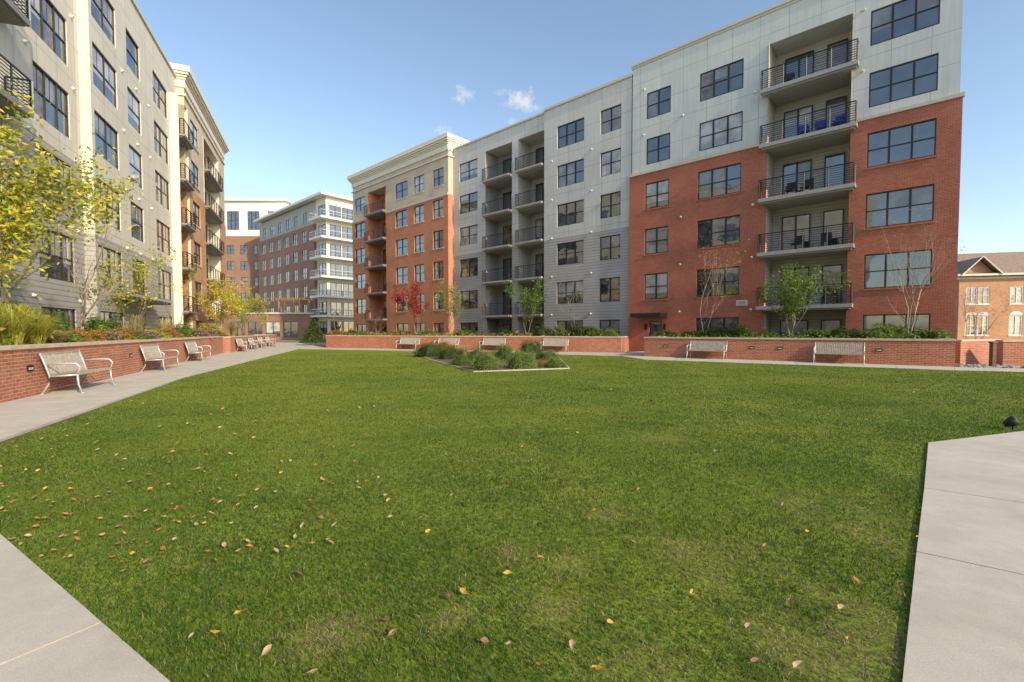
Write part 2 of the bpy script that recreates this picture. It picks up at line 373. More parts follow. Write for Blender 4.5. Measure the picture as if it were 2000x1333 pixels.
# C block
xC0=FR.x(689,500,-.2); xC1=xB0
Cb=btop('apartment_building','red brick apartment block with tan top storey and pale stepped cornice',FR,(xC0+xC1)/2)
cc=[(FR.x(a,500),FR.x(b,500)) for a,b in ((697,716),(776,799),(812,831),(849,869))]; cb=(FR.x(722,500),FR.x(757,500))
holes=[(c[0],c[1],FL(k)+.75,FL(k)+2.5) for c in cc for k in range(1,7)]+[(cb[0],cb[1],-.3,FL(6)+2.75,1.7)]
mb=MB(); wall_holes(mb,xC0,xC1,-.3,14.9,-.2,holes); shell(mb,xC0,xC1,-.3,14.9,-.2,14,roof=False); mb.build('brick_wall',M['brickC'],Cb)
mb=MB(); wall_holes(mb,xC0+.05,xC1-.05,14.9,19.2,-.12,holes); shell(mb,xC0+.05,xC1-.05,14.9,19.2,-.12,13.8); mb.build('tan_wall',M['tan'],Cb)
for i,c in enumerate(cc):
    for k in range(1,7): window(Cb,c[0],c[1],FL(k)+.75,FL(k)+2.5,-.05,2,.45,sill='stone',walls=-.2)
bay(Cb,cb[0],cb[1],-.2,1.7,range(1,7),FL(6)+2.75,'brickC',proj=.5,oh=.1,layout='d',slab='slabd',th=.17)
def cornice(par,x0,x1,y,dep,mat,z=0):
    mb=MB()
    for p,z0,z1 in ((.07,18.6,18.72),(.03,19.2,19.75),(.10,19.75,19.9),(.20,19.9,20.05),(.32,20.05,20.22),(.42,20.22,20.62)):
        mb.box(x0-p,x1+p,y-p,y+dep,z0+z,z1-.003+z)
    mb.build('cornice',M[mat],par)
cornice(Cb,xC0,xC1,-.2,3.0,'cream')
bx(Cb,'band','stone',xC0-.03,cb[0],-.27,-.12,14.8,15.05); bx(Cb,'band','stone',cb[1],xC1,-.27,-.12,14.8,15.05)
# ---------------------------------------------------------------- left row
aL=math.atan(375/900); nL=(math.cos(aL),math.sin(aL))
FLt=Frame(-nL[0],-nL[1],9.45)
X=FLt.x
xs=X(181,300,0); xD0=1.0; xD1=X(347,350)
D=btop('apartment_building','left apartment block with warm grey panels and long column of near windows',FLt,(xD0+xD1)/2)
d1=(X(66,190,.4),X(135,190,.4)); d2=(X(186,280),X(232,280)); d3=(X(253,320),X(278,320)); d4=(X(304,370),X(331,370))
d0=(d1[0]-8.4,d1[0]-5.8)
dB=(d1[0]-4.9,d1[0]-2.0)
holes=[(c[0],c[1],FL(k)+.65,FL(k)+2.6) for c in (d0,d1,d2,d3,d4) for k in range(1,7)]+[(dB[0],dB[1],-.3,FL(6)+2.7,.6)]
ZD=19.6
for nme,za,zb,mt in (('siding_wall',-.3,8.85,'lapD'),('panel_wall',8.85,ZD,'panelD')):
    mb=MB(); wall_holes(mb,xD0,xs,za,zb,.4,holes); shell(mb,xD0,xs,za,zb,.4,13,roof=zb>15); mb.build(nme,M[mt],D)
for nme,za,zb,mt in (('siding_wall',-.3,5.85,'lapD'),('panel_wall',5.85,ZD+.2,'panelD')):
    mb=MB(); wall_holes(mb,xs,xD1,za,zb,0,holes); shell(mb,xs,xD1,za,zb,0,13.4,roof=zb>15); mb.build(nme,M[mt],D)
for c,n,y in ((d0,3,.5),(d1,3,.5),(d2,2,.1),(d3,1,.1),(d4,2,.1)):
    for k in range(1,7): window(D,c[0],c[1],FL(k)+.65,FL(k)+2.6,y,n,.6,mid=.5,grid=True)
bay(D,dB[0],dB[1],.4,.6,range(1,7),FL(6)+2.7,'beige',proj=.75,oh=.2,layout='d',bars=8,slab='slabd',slabfrom=4)
bx(D,'coping','stone',xD0,xs,.3,.8,ZD+.003,ZD+.15); bx(D,'coping','stone',xs+.003,xD1,-.1,.4,ZD+.203,ZD+.36)
q0,q1=X(218,590),X(295,590); bx(D,'canopy','bronze',q0,q1,-1.0,-.003,3.0,3.14)
vents(D,[(X(px,300),0,FL(k)-.1) for k in range(2,7) for px in (242,268,292,340)]+[(X(px,300,.4),.4,FL(k)-.1) for k in range(2,7) for px in (55,146)])
# E block
xE0=xD1; xE1=X(441,450,-.55)
E=btop('apartment_building','sunlit amber brick block with cream upper storeys and cornice at end of left row',FLt,(xE0+xE1)/2)
e1=(X(377,400,-.55),X(391,400,-.55)); eb1=(X(353,400,-.55),X(371,400,-.55)); eb2=(X(401,420,-.55),X(429,420,-.55))
holes=[(e1[0],e1[1],FL(k)+.75,FL(k)+2.5) for k in range(1,7)]+[(c[0],c[1],-.3,FL(6)+2.75,.9) for c in (eb1,eb2)]
mb=MB(); wall_holes(mb,xE0,xE1,-.3,12.3,-.55,holes); shell(mb,xE0,xE1,-.3,12.3,-.55,14,roof=False); mb.build('brick_wall',M['brickE'],E)
mb=MB(); wall_holes(mb,xE0+.04,xE1-.04,12.3,19.2,-.5,holes); shell(mb,xE0+.04,xE1-.04,12.3,19.2,-.5,13.9); mb.build('cream_wall',M['tan'],E)
for k in range(1,7): window(E,e1[0],e1[1],FL(k)+.75,FL(k)+2.5,-.42,2,.5,sill='stone',walls=-.55)
for c in (eb1,eb2): bay(E,c[0],c[1],-.55,.9,range(1,7),FL(6)+2.75,'cream',proj=.35,oh=.05,layout='d',slab='slabd',th=.13,bars=6)
cornice(E,xE0,xE1,-.55,8,'cream')
# ---------------------------------------------------------------- far blocks
F1=Frame(0,1,100)
f0,f1=F1.x(425,500),F1.x(560,500)
Fa=btop('apartment_building','far apartment block with white glazed top storeys over brown brick',F1,(f0+f1)/2)
wh=[]
for i in range(5):
    for k in range(6): wh.append((f0+2+i*2.9,f0+3.6+i*2.9,1.0+k*3.4,2.9+k*3.4))
wt=[(f0+2.2+i*4.4,f0+4.8+i*4.4,23.2,27.2) for i in range(3)]
mb=MB(); wall_holes(mb,f0,f1,-.3,21.9,0,wh); shell(mb,f0,f1,-.3,21.9,0,14,roof=False); mb.build('brick_wall',M['brickF'],Fa)
mb=MB(); wall_holes(mb,f0,f1,21.9,29.3,0,wt); shell(mb,f0,f1,21.9,29.3,0,14); mb.build('white_wall',M['white'],Fa)
bx(Fa,'cornice','white',f0-.5,f1+.5,-.6,3,29.303,29.7)
for w in wh: window(Fa,w[0],w[1],w[2],w[3],.1,2,.4)
for w in wt: window(Fa,w[0],w[1],w[2],w[3],.1,3,.3,mid=.5)
F2=Frame(mR[0],mR[1],36)
g0,g1=F2.x(505,500),F2.x(633,500)
Fb=btop('apartment_building','far brown brick block with corner tower of white railed balconies',F2,(g0+g1)/2)
xt=F2.x(614,500)
wh=[]
nf=7
for i in range(6):
    for k in range(nf):
        x=g0+2+i*(xt-g0-3)/6; wh.append((x,x+1.7,1.0+k*3.2,2.9+k*3.2))
mb=MB(); wall_holes(mb,g0,xt,-.3,19.6,0,wh); shell(mb,g0,xt,-.3,19.6,0,14,roof=False); mb.build('brick_wall',M['brickF'],Fb)
mb=MB(); wall_holes(mb,g0,xt,19.6,23.4,.3,wh); shell(mb,g0,xt,19.6,23.4,.3,14); mb.build('panel_wall',M['panelG'],Fb)
for w in wh: window(Fb,w[0],w[1],w[2],w[3],.38 if w[2]>19 else .1,2,.3,sill='stone' if w[2]<19 else None,walls=0)
mb=MB(); shell(mb,xt,g1,-.3,23.6,.4,12); mb.quad((xt,.4,-.3),(g1,.4,-.3),(g1,.4,23.6),(xt,.4,23.6)); mb.build('tower_wall',M['cream'],Fb)
bx(Fb,'roof_edge','white',g0-.4,g1+.9,-.8,12,23.603,24.0)
for k in range(7):
    z=.9+k*3.2
    window(Fb,xt+1.0,xt+3.4,z,z+2.2,.35,2,.4,mid=None)
    if k>0:
        s=MB(); s.box(xt+.5,g1+1.3,-1.1,.395,z-.35,z-.05); s.box(g1+.003,g1+1.3,.4,7.5,z-.35,z-.05); o=s.build('balcony',M['white'],Fb)
        railing(o,[(xt+.55,.3),(xt+.55,-1.0),(g1+1.2,-1.0),(g1+1.2,7.4)],z-.05,2,1.0,'steel',2.0,.02)
    for yy in (1.0,3.2,5.4):
        fr=MB(); x=g1+.03
        fr.box(x-.02,x+.05,yy,yy+.08,z,z+2.2); fr.box(x-.02,x+.05,yy+1.9,yy+1.98,z,z+2.2); fr.box(x-.02,x+.05,yy+.95,yy+1.01,z,z+2.2); fr.box(x-.02,x+.05,yy+.08,yy+1.9,z+2.14,z+2.2)
        o=fr.build('window',M['bronze'],Fb); pb=MB(); pb.quad((x,yy+.08,z),(x,yy+1.9,z),(x,yy+1.9,z+2.14),(x,yy+.08,z+2.14)); pb.build('pane',M['gd'],o)
FP=Frame(0,1,78); p0,p1=FP.x(438,620),FP.x(612,620)
P_=btop('podium_building','low brown brick podium with shop windows below the far blocks',FP,(p0+p1)/2)
hs=[(p0+1+i*3.0,p0+3.4+i*3.0,.5,3.0) for i in range(4)]
mb=MB(); wall_holes(mb,p0,p1,-.3,4.3,0,hs); shell(mb,p0,p1,-.3,4.3,0,8); mb.build('brick_wall',M['brickF'],P_)
for w in hs: window(P_,w[0],w[1],w[2],w[3],.1,2,.2,mid=None)
bx(P_,'coping','stone',p0-.2,p1+.2,-.2,8.2,4.303,4.6)
pg=thing('pergola','tan timber pergola on roof of the low podium','pergola',FP.W(FP.x(568,590),2,4.61),0)
for sx in (-2.6,0,2.6):
    for sy in (-.8,1.2): bx(pg,'post','pergola',sx-.1,sx+.1,sy-.1,sy+.1,0,2.1)
bx(pg,'beam','pergola',-3.1,3.1,-1,-.8,2.103,2.35); bx(pg,'beam','pergola',-3.1,3.1,1.1,1.3,2.103,2.35)
b=MB(); [b.box(-3+i*.5,-2.9+i*.5,-1.4,1.7,2.353,2.5) for i in range(13)]; b.build('rafter',M['pergola'],pg)
# townhouse on the right
FT=Frame(.25,1,56)
t0,t1=FT.x(1872,600),FT.x(2120,600)
T=btop('town_house','orange brick town house with gable, brown shingle roof and white windows on far right',FT,(t0+t1)/2)
ze=7.1; hs=[]
def tx(p,q): return (FT.x(p,600),FT.x(q,600))
for p,q in ((1886,1908),(1910,1932),(1972,1998),(2030,2056)):
    u=tx(p,q); hs+=[(u[0],u[1],4.1,5.8),(u[0],u[1],1.0,3.0)]
mb=MB(); wall_holes(mb,t0,t1,-.3,ze,0,hs); shell(mb,t0,t1,-.3,ze,0,12,roof=False)
gx0,gx1=tx(1876,1940); gp=(gx0+gx1)/2
mb.poly([(gx0,-.02,ze),(gx1,-.02,ze),(gp,-.02,ze+1.5)]); mb.build('brick_wall',M['brickT'],T)
rf=MB()
rf.quad((t0-.4,-.5,ze-.05),(t1+.4,-.5,ze-.05),(t1+.4,6,ze+2.9),(t0-.4,6,ze+2.9)); rf.quad((t1+.4,12.5,ze-.05),(t0-.4,12.5,ze-.05),(t0-.4,6,ze+2.9),(t1+.4,6,ze+2.9))
rf.quad((gx0-.3,-.6,ze-.1),(gp,-.6,ze+1.65),(gp,4,ze+1.65),(gx0-.3,1,ze-.1)); rf.quad((gp,-.6,ze+1.65),(gx1+.3,-.6,ze-.1),(gx1+.3,1,ze-.1),(gp,4,ze+1.65)); rf.build('roof',M['shingle'],T)
b=MB(); b.box(t0-.45,t1+.45,-.58,-.5,ze-.22,ze-.02); b.box(t0-.2,t1,-.1,-.003,ze-.5,ze-.3)
b.tube([(gx0-.3,-.65,ze-.1),(gp,-.65,ze+1.65),(gx1+.3,-.65,ze-.1)],.07,4); b.build('eave_trim',M['cream'],T)
for w in hs:
    o=window(T,w[0],w[1],w[2],w[3],.08,2,.5,frame='white',fw=.09,sill='white',walls=0)
    if w[2]<3:
        ar=MB(); cxx=(w[0]+w[1])/2; rr=(w[1]-w[0])/2
        ar.poly([(cxx+rr*math.cos(a),-.03,w[3]+.02+rr*.7*math.sin(a)) for a in [math.pi*i/10 for i in range(11)]]); ar.build('arch',M['white'],o)
# block behind the viewpoint
FK=Frame(0,-1,36)
K=btop('apartment_building','brick apartment block closing the near end of the courtyard, outside the photo',FK,-20)
def kb(xw0,xw1,H,matn,nn):
    x0,x1=-xw1,-xw0
    hs=[]; n=int((x1-x0)/4.2)
    for i in range(n):
        for k in range(1,int(H/3.05)+1):
            hs.append((x0+1.2+i*4.2,x0+3.2+i*4.2,FL(k)+.75,FL(k)+2.45))
    mb=MB(); wall_holes(mb,x0,x1,-.3,H,0,hs); shell(mb,x0,x1,-.3,H,0,12); mb.build(nn,M[matn],K)
    pb=MB()
    for h in hs: pb.box(h[0],h[1],.1,.14,h[2],h[3])
    p=pb.build('glazing',M['gd'],K)
    f=MB()
    for h in hs: f.box((h[0]+h[1])/2-.04,(h[0]+h[1])/2+.04,.04,.098,h[2],h[3]); f.box(h[0],h[1],.05,.099,(h[2]+h[3])/2-.03,(h[2]+h[3])/2+.03)
    f.build('window_bars',M['white'],p)
kb(-18,14,15.8,'tan','tan_wall'); kb(14.01,50,18.5,'brickC','brick_wall')
# ---------------------------------------------------------------- ground
def sheet(name,pts,z,mat):
    mb=MB(); mb.poly([(p[0],p[1],z) for p in pts]); o=mb.build(name,M[mat]); return struct(o)
def area(p):
    return sum(p[i][0]*p[(i+1)%len(p)][1]-p[(i+1)%len(p)][0]*p[i][1] for i in range(len(p)))/2
def ccw(p): return p if area(p)>0 else p[::-1]
m,nt,b=nm('far_ground'); t=N(nt,'ShaderNodeTexCoord'); f=noise(nt,t.outputs['Object'],.6,4)
L(nt,ramp(nt,f,[(.3,(.14,.15,.07)),(.7,(.26,.25,.17))]),b.inputs['Base Color']); b.inputs['Roughness'].default_value=.95; M['ground']=m
m,nt,b=nm('turf'); t=N(nt,'ShaderNodeTexCoord'); ob=t.outputs['Object']
f=noise(nt,ob,.35,4,.6); f2=noise(nt,ob,28,2,.7); f3=noise(nt,ob,3,3,.6)
c=ramp(nt,f,[(.3,(.13,.19,.022)),(.5,(.20,.25,.032)),(.72,(.30,.30,.05))])
c=mixc(nt,1.0,c,ramp(nt,f2,[(.3,.6),(.7,1.2)]),'MULTIPLY'); c=mixc(nt,1.0,c,ramp(nt,f3,[(.3,.75),(.7,1.1)]),'MULTIPLY')
L(nt,c,b.inputs['Base Color']); b.inputs['Roughness'].default_value=.95; b.inputs['Specular IOR Level'].default_value=.1; bump(nt,b,f2,.5,.02); M['turf']=m
m,nt,b=nm('concrete'); t=N(nt,'ShaderNodeTexCoord'); ob=t.outputs['Object']
c=ramp(nt,noise(nt,ob,1.1,5,.65),[(.28,(.47,.425,.345)),(.5,(.54,.495,.41)),(.72,(.60,.55,.46))])
c=mixc(nt,1.0,c,ramp(nt,noise(nt,ob,140,2),[(.35,.86),(.65,1.05)]),'MULTIPLY'); c=mixc(nt,1.0,c,ramp(nt,noise(nt,ob,4,5,.75),[(.35,.88),(.6,1.0)]),'MULTIPLY')
L(nt,c,b.inputs['Base Color']); b.inputs['Roughness'].default_value=.85; bump(nt,b,noise(nt,ob,120,2),.25,.004); M['conc']=m
m,nt,b=nm('mulch'); t=N(nt,'ShaderNodeTexCoord'); ob=t.outputs['Object']
c=ramp(nt,noise(nt,ob,14,4,.7),[(.3,(.07,.05,.03)),(.6,(.18,.12,.07)),(.8,(.28,.2,.12))]); L(nt,c,b.inputs['Base Color']); b.inputs['Roughness'].default_value=.95; bump(nt,b,noise(nt,ob,30,2),1,.04); M['mulch']=m
mb=MB(); mb.quad((-700,-700,-.03),(700,-700,-.03),(700,900,-.03),(-700,900,-.03)); struct(mb.build('ground',M['ground']))
g=lambda a,b_: (G(a,b_).x,G(a,b_).y)
slabe=g(1813,868); r2=g(2000,845); r2d=(r2[0]-slabe[0],r2[1]-slabe[1]); rfar=(slabe[0]+r2d[0]*9,slabe[1]+r2d[1]*9)
rn=g(1762,1333); ru=Vector((rn[0]-slabe[0],rn[1]-slabe[1])).normalized(); rback=(rn[0]+ru.x*1.3,rn[1]+ru.y*1.3)
n0,n1,n2=g(0,1055),g(200,1225),g(310,1333); nu=Vector((n2[0]-n0[0],n2[1]-n0[1])).normalized(); nback=(n2[0]+nu.x*.75,n2[1]+nu.y*.75)
ncor=(-5.9,4.62)
lawn=[ncor,g(370,735),g(585,682),g(637,683),g(757,685),g(1213,696),g(1258,703),g(1865,724),(30,10.5+9),rfar,slabe,rn,rback,nback,n2,n1]
lawn=ccw(lawn)
sheet('lawn',lawn,.0,'turf')
sheet('soil',ccw([(-40,-8),(40,-8),(40,60),(-40,60)]),-.012,'mulch')
def slabs(mb,quads,z=.022,th=.1):
    for q in quads:
        q=ccw(q); n=len(q); mb.poly([(p[0],p[1],z) for p in q])
        for i in range(n):
            a,b_=q[i],q[(i+1)%n]; mb.quad((a[0],a[1],z-th),(b_[0],b_[1],z-th),(b_[0],b_[1],z),(a[0],a[1],z))
dL=Vector((-nL[1],nL[0])); nLv=Vector(nL)
def LP(s,n): p=dL*s+nLv*n; return (p.x,p.y)
mb=MB(); qs=[]; s=1.0
while s<46:
    qs.append([LP(s,-5.69),LP(s+1.79,-5.69),LP(s+1.79,-3.79),LP(s,-3.79)]); s+=1.8
slabs(mb,qs)
slabs(mb,[[LP(16.5,-3.785),LP(45.9,-3.785),g(584,682)]],.021)
struct(mb.build('path',M['conc']))
mb=MB(); vv=Vector((nu.y,-nu.x))
if vv.y>0: vv=-vv
qs=[]
def np_(p,k): return (p[0]+vv.x*k,p[1]+vv.y*k)
pts=[(n1[0]-nu.x*(1.65*i),n1[1]-nu.y*(1.65*i)) for i in range(4,-1,-1)]+[(n1[0]+nu.x*1.65,n1[1]+nu.y*1.65)]
for i in range(len(pts)-1):
    a=pts[i]; b_=(pts[i+1][0]-nu.x*.012,pts[i+1][1]-nu.y*.012)
    qs.append([a,b_,np_(b_,1.6),np_(a,1.6)])
slabs(mb,qs); struct(mb.build('path',M['conc']))
v2=Vector((.80,-.60)); mb=MB(); qs=[]
ts=[g(1805,958),g(1790,1085)]
def off(p,d,k): return (p[0]+d.x*k,p[1]+d.y*k)
stp=(Vector(ts[1])-Vector(ts[0])).length
cuts=[slabe,ts[0],ts[1],off(ts[1],ru,stp),off(ts[1],ru,2*stp),off(ts[1],ru,3*stp)]
for i in range(len(cuts)-1):
    a=cuts[i]; b_=off(cuts[i+1],ru,-.012)
    if i==0:
        qs.append([a,off(a,Vector(r2d).normalized(),3.2),off(b_,v2,3.4),b_])
    else:
        qs.append([a,b_,off(b_,v2,3.4),off(a,v2,3.4)])
u2=Vector(r2d).normalized(); a=off(slabe,u2,3.212); w2=Vector((.34,-.94))
for i in range(6):
    p=off(a,u2,i*2.6); q=off(p,u2,2.588); qs.append([p,q,off(q,w2,4),off(p,w2,4)])
slabs(mb,qs); struct(mb.build('path',M['conc']))
mb=MB(); W1a,W1b=g(1258,697),g(1865,718); M2a,M2b=g(757,682),g(1213,690); M1a=g(637,680)
def strip(pa,pb,qa,qb,n):
    out=[]
    for i in range(n):
        f0=i/n; f1=(i+1)/n-.0008
        l=lambda p,q,f:(p[0]+(q[0]-p[0])*f,p[1]+(q[1]-p[1])*f)
        out.append([l(pa,pb,f0),l(pa,pb,f1),l(qa,qb,f1),l(qa,qb,f0)])
    return out
qs=strip(W1a,W1b,g(1258,703.2),g(1865,724.2),7)+strip(W1b,(31,12),g(1865,724.2),(31,10.6),7)
qs+=strip(M2a,M2b,g(757,685.1),g(1213,696.1),10)+strip(M1a,M2a,g(637,683.1),g(757,685.1),4)
gapb=Vector(mR)
qs+=[[M2b,W1a,g(1258,703.2),g(1213,696.1)],[(M2b[0]+.01,M2b[1]+.02),(W1a[0],W1a[1]+.02),(W1a[0]+gapb.x*8,W1a[1]+gapb.y*8),(M2b[0]+gapb.x*3,M2b[1]+gapb.y*3)]]
qs+=[[g(585,682.3),g(637,683.1),M1a,(-26,56),(-31,58),LP(46,-3.8)]]
slabs(mb,qs); struct(mb.build('path',M['conc']))
# ---------------------------------------------------------------- planter walls
def pwall(P,Q,h,label,rl=0,rr=0,cat='wall'):
    P=Vector(P);Q=Vector(Q);d=Q-P;Ln=d.length
    o=thing('planter_wall',label,cat,(P.x,P.y,0),math.atan2(d.y,d.x))
    mb=MB(); mb.box(0,Ln,0,.35,-.1,h-.003)
    if rl: mb.box(.001,.35,.353,rl,-.1,h-.003)
    if rr: mb.box(Ln-.35,Ln-.001,.353,rr,-.1,h-.003)
    mb.build('brick_face',M['brickW'],o)
    c=MB(); c.box(-.03,Ln+.03,-.035,.385,h,h+.075)
    if rl: c.box(-.03,.385,.388,rl,h,h+.075)
    if rr: c.box(Ln-.385,Ln+.03,.388,rr,h,h+.075)
    c.build('cap',M['cap'],o); return o
WH=.99
pwall(LP(3,-5.7),LP(34.1,-5.7),1.03,'long brick planter wall along the left path behind the three nearest benches',0,3.5)
pwall(LP(34.5,-5.35),g(540,673),WH,'farther brick planter wall on the left, before the small far benches',4,2)
pwall(M1a,(M2a[0]-.02,M2a[1]),WH,'short sunlit brick planter wall at far end of the lawn',8,0)
pwall((M2a[0]+.02,M2a[1]),M2b,WH,'long brick planter wall behind the shrub bed at far side of the lawn',0,4.5)
pwall(W1a,W1b,1.02,'brick planter wall in front of the near right brick block',3.7,4.5)
pwall(g(1875,714),g(1950,709),.98,'low brick wall behind the wooden post on far right',3,0)
pwall(g(1958,716),(30,15.5),.98,'brick wall section at the right edge of the photo, right of the post',0,0)
sheet('planting_bed',ccw([LP(3,-6.04),LP(34,-6.04),LP(34,-9.04),LP(3,-9.04)]),.93,'mulch')
sheet('planting_bed',ccw([LP(34.6,-5.8),LP(55,-5.2),LP(55,-8.85),LP(34.6,-8.85)]),.9,'mulch')
def alongF(px,y): return tuple(FR.W(FR.x(px,500),y)[:2])
def toward(p,d,k): return (p[0]+d[0]*k,p[1]+d[1]*k)
bedR=ccw([toward(W1a,mR,.36),toward(W1b,mR,.36),toward(W1b,mR,6.0),toward(W1a,mR,4.0)])
sheet('planting_bed',bedR,.9,'mulch')
bedM=ccw([toward(M1a,(0,1),.4),toward(M2a,(0,1),.4),toward(M2b,(-.1,1),.4),alongF(1200,-.3),alongF(700,-.6),(-18,56)])
sheet('planting_bed',bedM,.9,'mulch')
# ---------------------------------------------------------------- lawn blades
LW=np.array([(p[0],p[1]) for p in lawn])
def inpoly(x,y,P):
    c=np.zeros(len(x),bool); j=len(P)-1
    for i in range(len(P)):
        xi,yi=P[i]; xj,yj=P[j]
        m_=((yi>y)!=(yj>y)); xx=(xj-xi)*(y-yi)/((yj-yi) if abs(yj-yi)>1e-9 else 1e-9)+xi
        c^=(m_&(x<xx)); j=i
    return c
ISL=[G(812,692),G(840,704),G(925,727.5),G(1113,721),G(1090,697),G(960,687)]
ISLP=np.array([(p.x,p.y) for p in ISL])
def snoise(x,y,sc,seed):
    r=np.random.default_rng(seed); o=np.zeros_like(x)
    for i in range(7):
        a=r.uniform(0,6.28); f=sc*(1.6**(i/1.5)); o+=np.sin(x*math.cos(a)*f+y*math.sin(a)*f+r.uniform(0,6.28)+1.3*np.sin(y*f*.7+i))/(1.3**i)
    return o/3.0
DRY=((1000,1075,.2),(1110,1100,.18),(1640,1235,.40),(1560,1260,.3),(1700,1290,.32),(1480,1095,.26),(1350,1080,.25),(1640,990,.5),(1720,1060,.3),(1540,985,.32),(1300,860,.5),(1180,1010,.24),(880,1210,.16),(700,1230,.2),(590,1255,.2),(1090,1195,.2),(1720,1180,.3),(1250,1290,.22),(1600,1180,.25),(1420,1140,.2))
def blades(ya,yb,seg2):
    ym=(ya+yb)/2; dens=9500*(2/ym)**1.5
    if ym<2: dens=9500
    A_=1.22*(yb**2-ya**2)+2*(yb-ya); n=int(A_*dens*(1.0 if seg2 else 1.25))
    y=np.sqrt(NR.uniform(ya**2,yb**2,n)); x=NR.uniform(-1,1,n)*(1.22*y+.6)
    k=inpoly(x,y,LW)&~inpoly(x,y,ISLP); x=x[k];y=y[k];n=len(x)
    a=NR.uniform(0,6.283,n); hh=.026*NR.uniform(.45,1.15,n)*(1+.35*snoise(x,y,2.5,3)); lean=NR.uniform(.3,1.4,n)*hh; la=NR.uniform(0,6.283,n)
    ww=(.0020+.00090*y)*NR.uniform(.6,1.3,n)
    dry=np.zeros(n)
    for (px,py,rr) in DRY:
        q=G(px,py); dry+=1.15*np.exp(-((x-q.x)**2+((y-q.y))**2)/(2*(rr*.5)**2))
    dry=np.clip(dry*(.6+.8*snoise(x,y,7,5))+.12*snoise(x,y,1.1,9)+.10*snoise(x,y,6,21),0,1)
    g1=snoise(x,y,.45,1)*.5+.5; g3=snoise(x,y,1.9,13); g2=NR.uniform(0,1,n)
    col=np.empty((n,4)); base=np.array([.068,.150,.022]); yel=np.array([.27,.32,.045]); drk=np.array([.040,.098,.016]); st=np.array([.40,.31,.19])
    mixv=np.clip(.02+.50*g1+.34*g3+.40*(g2-.5)+ .035*np.clip(y-8,-5,16)-.012*np.clip(x,-6,8)*(y>5),0,1)[:,None]  # far sunlight and near shade painted in: blades yellower with distance and leftward
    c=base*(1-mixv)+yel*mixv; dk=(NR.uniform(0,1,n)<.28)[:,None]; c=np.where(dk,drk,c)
    dm=(NR.uniform(0,1,n)<(.05+dry*.85))[:,None]; c=np.where(dm,st*NR.uniform(.4,1.1,n)[:,None],c)
    hh=hh*(1-.45*dry)
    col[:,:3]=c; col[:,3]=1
    cx,sx=np.cos(a),np.sin(a); lx,ly=np.cos(la)*lean,np.sin(la)*lean
    if seg2:
        V=np.zeros((n,5,3))
        V[:,0]=np.stack([x-cx*ww/2,y-sx*ww/2,np.zeros(n)],1); V[:,1]=np.stack([x+cx*ww/2,y+sx*ww/2,np.zeros(n)],1)
        V[:,2]=np.stack([x+cx*ww*.4+lx*.35,y+sx*ww*.4+ly*.35,hh*.6],1); V[:,3]=np.stack([x-cx*ww*.4+lx*.35,y-sx*ww*.4+ly*.35,hh*.6],1)
        V[:,4]=np.stack([x+lx,y+ly,hh],1); k=5
        loops=(np.arange(n)[:,None]*5+np.array([0,1,2,3,3,2,4])).ravel(); st_=(np.arange(n)[:,None]*7+np.array([0,4])).ravel()
    else:
        V=np.zeros((n,3,3)); V[:,0]=np.stack([x-cx*ww*.6,y-sx*ww*.6,np.zeros(n)],1); V[:,1]=np.stack([x+cx*ww*.6,y+sx*ww*.6,np.zeros(n)],1); V[:,2]=np.stack([x+lx,y+ly,hh],1); k=3
        loops=(np.arange(n)[:,None]*3+np.array([0,1,2])).ravel(); st_=np.arange(n)*3
    return V.reshape(-1,3),loops,st_,np.repeat(col,k,0)
parts=[]; ya=1.0
while ya<26:
    yb=ya*1.13; parts.append(blades(ya,yb,yb<6.2)); ya=yb
vo=lo=0; Vs=[];Ls=[];Ss=[];Cs=[]
for v,l,s_,c in parts:
    Vs.append(v);Ls.append(l+vo);Ss.append(s_+lo);Cs.append(c);vo+=len(v);lo+=len(l)
Vs=np.concatenate(Vs);Ls=np.concatenate(Ls);Ss=np.concatenate(Ss);Cs=np.concatenate(Cs)
me=bpy.data.meshes.new('grass'); me.vertices.add(len(Vs)); me.vertices.foreach_set('co',Vs.ravel().astype(np.float32))
me.loops.add(len(Ls)); me.loops.foreach_set('vertex_index',Ls.astype(np.int32)); me.polygons.add(len(Ss)); me.polygons.foreach_set('loop_start',Ss.astype(np.int32))
me.update(calc_edges=True)
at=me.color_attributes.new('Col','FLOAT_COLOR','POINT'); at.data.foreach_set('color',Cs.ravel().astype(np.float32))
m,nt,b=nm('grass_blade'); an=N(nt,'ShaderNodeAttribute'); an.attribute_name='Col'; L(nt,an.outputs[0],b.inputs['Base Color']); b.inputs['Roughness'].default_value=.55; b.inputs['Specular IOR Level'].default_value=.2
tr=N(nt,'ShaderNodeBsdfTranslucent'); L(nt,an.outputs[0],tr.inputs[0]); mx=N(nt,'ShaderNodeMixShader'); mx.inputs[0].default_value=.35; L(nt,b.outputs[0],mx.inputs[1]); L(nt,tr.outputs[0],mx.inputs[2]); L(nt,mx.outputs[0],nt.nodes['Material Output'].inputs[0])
me.materials.append(m); go=link('grass',me); tag(go,'short green lawn grass with dry straw patches','grass'); go['kind']='stuff'
